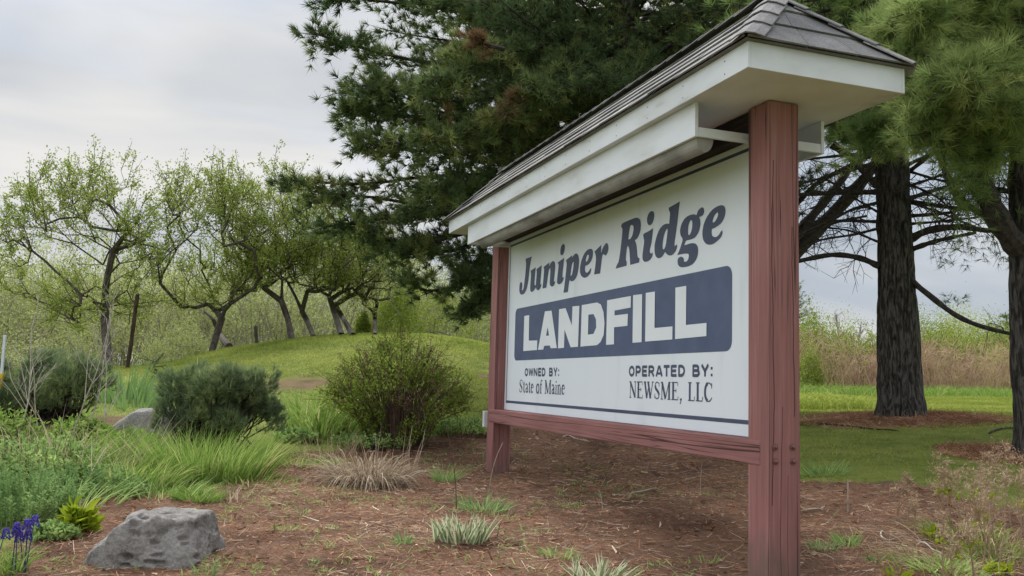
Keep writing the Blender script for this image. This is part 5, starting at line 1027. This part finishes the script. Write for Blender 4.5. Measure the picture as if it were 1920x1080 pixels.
# grape hyacinths
g = np.random.default_rng(720); c = gp(14, 1072); root = empty('grape_hyacinth', tuple(c)); tag(root, 'violet blue grape hyacinth clump in the bottom left corner', 'flower')
G = Geo(); n = 110; a_ = g.uniform(0, 2 * np.pi, n); b = np.column_stack([np.cos(a_), np.sin(a_), 0 * a_]) * (np.sqrt(g.uniform(0, 1, n)) * .09)[:, None]; blades(G, b, g.normal(size=(n, 3)) * .3 + [0, 0, 1], .2, .009, .4, np.clip(g.normal(size=n) * .2 + .6, 0, 1), g=g, segs=3); G.build('leaf', M_grass, root)
for k in range(9):
    a_ = g.uniform(0, 2 * np.pi); q = np.array([math.cos(a_) * .085, math.sin(a_) * .05, 0]); top = q + [g.normal() * .02, g.normal() * .02, g.uniform(.15, .25)]; F_ = Geo(); s = np.linspace(0, 1, 90); ph = s * 90; rr = .016 * (1 - s * .75); P = top + np.column_stack([np.cos(ph) * rr, np.sin(ph) * rr, s * .055]); leaves(F_, P, np.column_stack([np.cos(ph), np.sin(ph), -.6 + 0 * ph]), .012, .011, np.clip(.35 + s * .4 + g.normal(size=90) * .1, 0, 1), g=g); sticks(F_, [q], [top + [0, 0, .05]], .003, .002, 4, .1); F_.build('flower_head', M_blue, root)
# bare pale saplings standing in front of the juniper
for k, (px, py, tx, ty, n, sp, lab) in enumerate([(128, 830, 152, 600, 24, .16, 'tallest pale bare sapling in front of the juniper, leaning right'), (40, 828, 48, 620, 30, .22, 'bushy pale bare sapling nearest the left edge'), (78, 820, 70, 690, 14, .2, 'short pale bare sapling second from the left edge'), (200, 815, 225, 690, 16, .22, 'pale bare sapling spreading right towards the iris'), (165, 800, 190, 640, 14, .2, 'thin pale bare sapling behind the spreading one')]):
    b = gp(px, py); tp = A(tx, ty, b[1]); sapling(lab, b, 1.55 * float(tp[2] - b[2]), 730 + k, .0085, n // 2, .5 + sp, M_twig, 'bare saplings in front of the juniper')
# upright canes and stray stalks on the mulch
def stalk(label, p0, tip, Y_off=0, r=.005, mat=None, seed=0, bend=.04):
    g = np.random.default_rng(seed); b = gp(*p0); e_ = A(*tip, b[1] + Y_off); s = np.linspace(0, 1, 9)[:, None]; P = b + (e_ - b) * s + g.normal(size=3) * bend * np.linalg.norm(e_ - b) * np.sin(s * np.pi); P[0, 2] -= .03; G = Geo(); tube(G, P, np.linspace(r, r * .45, 9), 6); o = G.build('dry_stalk', mat or M_twig, None, tuple(b)); return tag(o, label, 'stalk', 'dry stalks standing in the bed')
for k, a_ in enumerate([('thin brown cane between the tan clump and the far post', (856, 958), (830, 775), 0, .005, M_brown_twig), ('pale cane leaning across the foot of the far post', (914, 945), (943, 830), -.3, .005, M_twig), ('short straight pale stick right of the near post', (1590, 960), (1590, 898), 0, .006, M_twig), ('dark short stick right of the cream edged shoots', (932, 1012), (938, 982), 0, .004, M_brown_twig),
                          ('pale curved stalk under the board', (1130, 955), (1122, 918), 0, .005, M_twig), ('dry stalk under the board near the near post', (1313, 930), (1316, 868), 0, .004, M_twig), ('short dry stem rising behind the tan clump', (700, 880), (703, 815), 0, .005, M_twig), ('dry stem leaning right beside the tan clump', (780, 880), (797, 805), 0, .005, M_twig), ('dry stem with a bud beside the tan clump', (768, 885), (773, 800), 0, .005, M_twig)]): stalk(*a_, seed=800 + k)
def lying(label, p0, p1, r, mat, seed, lift=.015):
    g = np.random.default_rng(seed); a_, b = gp(*p0), gp(*p1); s = np.linspace(0, 1, 12)[:, None]; P = a_ + (b - a_) * s; P[:, :2] += g.normal(size=2) * .06 * np.sin(s * np.pi * 1.3); P[:, 2] = H(P[:, 0], P[:, 1]) + lift * (.4 + np.abs(np.sin(s[:, 0] * 5))); G = Geo(); tube(G, P, np.linspace(r, r * .5, 12), 6); o = G.build('fallen_stick', mat, None, tuple(a_)); tag(o, label, 'stick', 'sticks lying on the ground')
for k, a_ in enumerate([('long dark stick across the needles in front of the thick trunk', (1530, 796), (1690, 812), .018, M_limb), ('crooked dark stick on the grass at the right', (1855, 815), (1925, 800), .014, M_limb), ('pale stick lying on the mulch under the board', (1175, 930), (1262, 922), .006, M_twig), ('pale stick right of the near post on the mulch', (1505, 961), (1552, 955), .006, M_twig), ('pale bent stick among the dead weeds at the right', (1655, 1000), (1690, 1025), .006, M_twig), ('pale stick close under the bottom beam', (1055, 822), (1100, 828), .008, M_twig), ('broken pale stick below the dry weeds', (1720, 1030), (1765, 1045), .006, M_twig)]): lying(*a_, seed=820 + k)
# dead weeds and flower stalks of the right foreground
def dead_weed(label, px, py, hpx, seed, n=16, mat=None, heads=True, yl=0, name='dead_weed'):
    g = np.random.default_rng(seed); c = gp(px, py); h_ = hpx / FPX * c[1] * 1.1; root = empty(name, tuple(c)); tag(root, label, 'dead weed', 'dead weeds in the right foreground'); T = Geo(); tips = []
    for k in range(4): tips.append(brancher(T, [g.normal() * .05, g.normal() * .05, -.03], h_ * g.uniform(.6, 1), .0048, g, 7, .45, .62, .55, 2, sub=4, wig=.05))
    tips = np.concatenate(tips)
    if heads:
        P = np.repeat(tips, 3, 0) + g.normal(size=(len(tips) * 3, 3)) * [.013, .013, .006]; blades(T, P, g.normal(size=P.shape) + [0, 0, .5], .022, .006, .1, np.repeat(g.uniform(.3, .8, len(tips)), 3), g=g)
    T.build('stalk', mat or M_deadstalk, root)
    if yl:
        C = Geo(); i = g.integers(0, len(tips), yl); q = tips[i] * [1, 1, .75]; leaves(C, np.repeat(q, 4, 0), g.normal(size=(yl * 4, 3)) + [0, 0, .6], .035, .018, np.clip(g.normal(size=yl * 4) * .2 + .5, 0, 1), g=g); C.build('leaf', M_yel, root)
for k, (px, py, hp, yl, lab) in enumerate([(1795, 985, 165, 0, 'tan flat topped dead weed standing before the shaded grass'), (1850, 975, 150, 2, 'branched dead weed next to the flat topped one'), (1905, 990, 165, 3, 'dead weed cut by the right picture edge, upper one'), (1760, 1030, 150, 6, 'dead weed with small yellow green leaves on its stem'), (1830, 1045, 170, 4, 'tall dead weed in the middle of the right corner'), (1880, 1075, 190, 4, 'large dead weed low in the right corner'), (1720, 1000, 100, 0, 'low dead weed left of the right corner clump'), (1940, 1060, 190, 2, 'dead weed at the extreme right edge, lower one'), (1700, 945, 60, 0, 'short dead weed at the mulch edge'), (1800, 1100, 150, 8, 'leafy dead weed rising from the bottom edge')]):
    dead_weed(lab, px, py, hp, 850 + k, 18, None, True, yl)
clump('dry_grass_clump', 'rust coloured drooping dead tuft among the dead weeds', 'dead plant', 1725, 985, 150, .20, .10, M_straw, 871, .006, 1.3, .9, (.25, .15), segs=4)
clump('dry_grass_clump', 'tangle of thin dead stems in the right corner', 'dead plant', 1850, 1050, 420, .34, .5, M_deadstalk, 872, .005, .7, .9, (.5, .25), segs=4); clump('dry_grass_clump', 'pale fine dead stems left of the dead weeds', 'dead plant', 1660, 1040, 200, .16, .35, M_straw, 873, .004, .8, 1.2, (.35, .25), segs=4)
clump('weed', 'fresh green weed under the leafy dead weed at the bottom right', 'weed', 1775, 1075, 200, .14, .16, M_weed, 874, .012, .4, .7, (.75, .2), 'weeds on the mulch')
for k, (px, py, lab) in enumerate([(1752, 1020, 'yellow green shoot left of the tall dead weeds'), (1872, 1085, 'yellow green shoot at the bottom right corner')]): leafy_patch('yellow_shoots', lab, 'plant', px, py, .05, .10, 9, M_yel, 880 + k, .06, .4)
# ------------------------------------------------------------------ what nobody could count: turf, needle litter
def turf(name, label, poly, n, hh, w_, mat, seed, keep=None, tone=(.5, .2), bend=.4):
    g = np.random.default_rng(seed); P = scatter(poly, n, g)
    if keep is not None: P = P[keep(P)]
    n = len(P); G = Geo(); sc = np.clip(P[:, 1] / 12, .8, 2.2); pat = fbm(P[:, :2] * .9, seed, 3); blades(G, P - [0, 0, .01], g.normal(size=(n, 3)) * .45 + [0, 0, 1], hh * g.uniform(.5, 1.3, n) * (.6 + .8 * pat), w_ * sc, bend, np.clip(tone[0] + (pat - .5) * 1.1 + g.normal(size=n) * tone[1], 0, 1), g=g); o = G.build(name, mat); return tag(o, label, None, None, 'stuff')
nomulch = lambda P: mulch(P[:, 0], P[:, 1]) < .35
mound_poly = [gp(*p)[:2] for p in [(300, 705), (420, 712), (520, 722), (640, 728), (760, 760), (900, 790)]] + [(1.5, 12), (1.2, 22), (-1, 25), (-6.5, 26), (-10, 24), (-12, 20), (-8, 17)]
turf('turf', 'short mown grass of the mound', mound_poly, 130000, .075, .007, M_turf, 901, nomulch, (.5, .22))
turf('turf', 'rough low grass and weeds around the bed on the left', [(-9, 6), (-2.6, 5.2)] + [tuple(p) for p in _bed] + [gp(900, 790)[:2], gp(640, 728)[:2], gp(300, 705)[:2], (-12, 20), (-16, 14)], 45000, .11, .007, M_grass, 902, nomulch, (.5, .22))
right_poly = [(2.2, 8.6)] + [tuple(gp(*p)[:2]) for p in [(1505, 905), (1600, 905), (1710, 912), (1800, 935), (1915, 950)]] + [(8, 6), (11, 14), (16, 27), (6, 27), (3, 20), (1.2, 12)]
M_lawn = foliage('fresh_lawn_blades', [(0, (.13, .17, .03)), (.5, (.24, .29, .055)), (1, (.36, .38, .10))], .4, .35, .5)
turf('turf', 'fresh mown lawn in the open beyond the thick trunk', [(4.5, 15), (13, 15), (17, 27), (6.5, 27)], 60000, .06, .010, M_lawn, 904, nomulch, (.5, .2))
turf('turf', 'shaded and sunlit lawn right of the sign', right_poly, 110000, .07, .008, M_turf, 903, nomulch, (.5, .16))
g = np.random.default_rng(905); P = scatter([gp(1500, 770)[:2], gp(1640, 770)[:2], (7.5, 21), (5, 21)], 5000, g); G = Geo(); blades(G, P, g.normal(size=(len(P), 3)) * .3 + [0, 0, 1], .32, .014, .4, np.clip(.65 + g.normal(size=len(P)) * .2, 0, 1), g=g); q = P[:900] + [0, 0, .2]; leaves(G, q, g.normal(size=q.shape), .07, .04, .8, g=g); o = G.build('meadow_growth', M_bush); tag(o, 'fresh yellow green rough growth beside the lawn behind the near post', None, None, 'stuff')
def litter(name, label, pts, lmin, lmax, w_, seed, tone=(.5, .25), up=.12, mat=None):
    g = np.random.default_rng(seed); n = len(pts); G = Geo(); d = nrm(g.normal(size=(n, 3)) * [1, 1, up]); l = g.uniform(lmin, lmax, n); blades(G, pts + [0, 0, .008] - d * (l / 2)[:, None] * [1, 1, .3], d, l, w_ * g.uniform(.6, 1.4, n), g.uniform(-.25, .12, n), np.clip(tone[0] + (fbm(pts[:, :2] * 1.7, 3, 3) - .5) * .7 + g.normal(size=n) * tone[1], 0, 1), tip=.5, g=g); o = G.build(name, mat or M_litter); return tag(o, label, None, None, 'stuff')
P = scatter(BED, 90000, np.random.default_rng(906)); d2 = np.hypot(P[:, 0], P[:, 1]); P = P[np.random.default_rng(1).random(len(P)) < np.clip(1.15 - d2 / 14, .35, 1)]
litter('needle_litter', 'brown pine needles and bark mulch of the bed', P, .03, .10, .0030, 907)
P = scatter(BED, 6500, np.random.default_rng(908)); litter('mulch_chips', 'shredded bark chips scattered over the bed', P, .015, .075, .011, 909, (.35, .3), .25)
P = scatter(BED, 2600, np.random.default_rng(914)); litter('dead_stem_litter', 'pale dead stems strewn over the bed', P, .06, .22, .0045, 915, (.55, .25), .10, M_straw)
for k, (c, r) in enumerate(((TREE_R, 1.5), (TREE_E, .9))):
    g = np.random.default_rng(910 + k); a_ = g.uniform(0, 6.283, 9000); rr = r * np.sqrt(g.uniform(0.03, 1, 9000)); P = np.column_stack([c[0] + np.cos(a_) * rr, c[1] + np.sin(a_) * rr, 0 * a_]); P[:, 2] = H(P[:, 0], P[:, 1])
    litter('needle_litter', 'reddish needle carpet under ' + ('the thick trunk' if k == 0 else 'the pine at the right edge'), P, .05, .14, .006, 912 + k, (.45, .2), .3)

g = np.random.default_rng(930); P = scatter(BED, 5200, g); P = P[fbm(P[:, :2] * 1.3, 41, 3) > .58]; q = np.repeat(P, 5, 0) + g.normal(size=(len(P) * 5, 3)) * [.02, .02, 0]; G = Geo(); blades(G, q, g.normal(size=q.shape) * .6 + [0, 0, 1], g.uniform(.02, .07, len(q)), .006, .4, np.clip(.5 + g.normal(size=len(q)) * .25, 0, 1), g=g); o = G.build('seedlings', M_weed); tag(o, 'scattered tiny green seedlings coming up through the mulch', None, None, 'stuff')
g = np.random.default_rng(931); P = scatter(BED, 700, g); G = Geo(); leaves(G, P + [0, 0, .012], g.normal(size=P.shape) * [1, 1, .25], g.uniform(.03, .07, len(P)), g.uniform(.015, .035, len(P)), np.clip(.3 + g.normal(size=len(P)) * .25, 0, 1), fold=.5, g=g); o = G.build('dead_leaves', M_deadstalk); tag(o, 'curled dead leaves lying about the bed', None, None, 'stuff')
for k, (px, py, h_, n_, lab) in enumerate([(1800, 1010, .17, 190, 'green growth among the tan weeds, upper patch'), (1870, 1050, .2, 220, 'green growth among the tan weeds, lower patch at the right edge'), (1730, 1070, .13, 130, 'low green growth left of the leafy dead weed')]):
    clump('weed', lab, 'weed', px, py, n_, h_, .22, M_grass, 940 + k, .007, .4, .5, (.6, .25), 'weeds on the mulch')

for k, (px, py, n_, h_, sp, lab) in enumerate([(150, 905, 80, .75, .35, 'thin dry stalks standing in the weeds left of the tall grass'), (60, 900, 70, .7, .35, 'thin dry stalks standing in the weeds at the left edge'), (250, 870, 60, .6, .3, 'thin dry stalks above the leafy mat'), (430, 935, 60, .16, .18, 'dry tuft between grass clump and boulder')]):
    clump('dry_grass_clump', lab, 'dead plant', px, py, n_, h_, sp, M_straw, 950 + k, .008, .25, .45, (.55, .25))

for k, (px, py, n_, h_, sp, mt_, lab) in enumerate([(60, 880, 260, .55, .5, M_grass, 'tall wispy grass growing through the weeds at the left edge'), (185, 880, 300, .48, .45, M_grass, 'tall wispy grass between weeds and leafy mat'), (120, 945, 220, .36, .4, M_weed, 'loose weeds at the front of the left weed bed'), (300, 925, 220, .24, .35, M_weed, 'loose low weeds between weed bed and boulder'), (470, 905, 160, .2, .3, M_grass, 'thin grass fringe at the right foot of the tall green clump')]):
    clump('grass_clump', lab, 'grass', px, py, n_, h_, sp, mt_, 960 + k, .008, .35, .55, (.6, .28))

g = np.random.default_rng(981); P = scatter([(6.0, 24.5), (17, 24.5), (18, 27.6), (6.4, 27.6)], 9000, g); G = Geo(); blades(G, P, g.normal(size=(len(P), 3)) * .3 + [0, 0, 1], g.uniform(.15, .55, len(P)), .016, .4, np.clip(.5 + g.normal(size=len(P)) * .25, 0, 1), g=g); o = G.build('rough_grass', M_grass); tag(o, 'rough green grass edging the far stalks beyond the lawn', None, None, 'stuff')
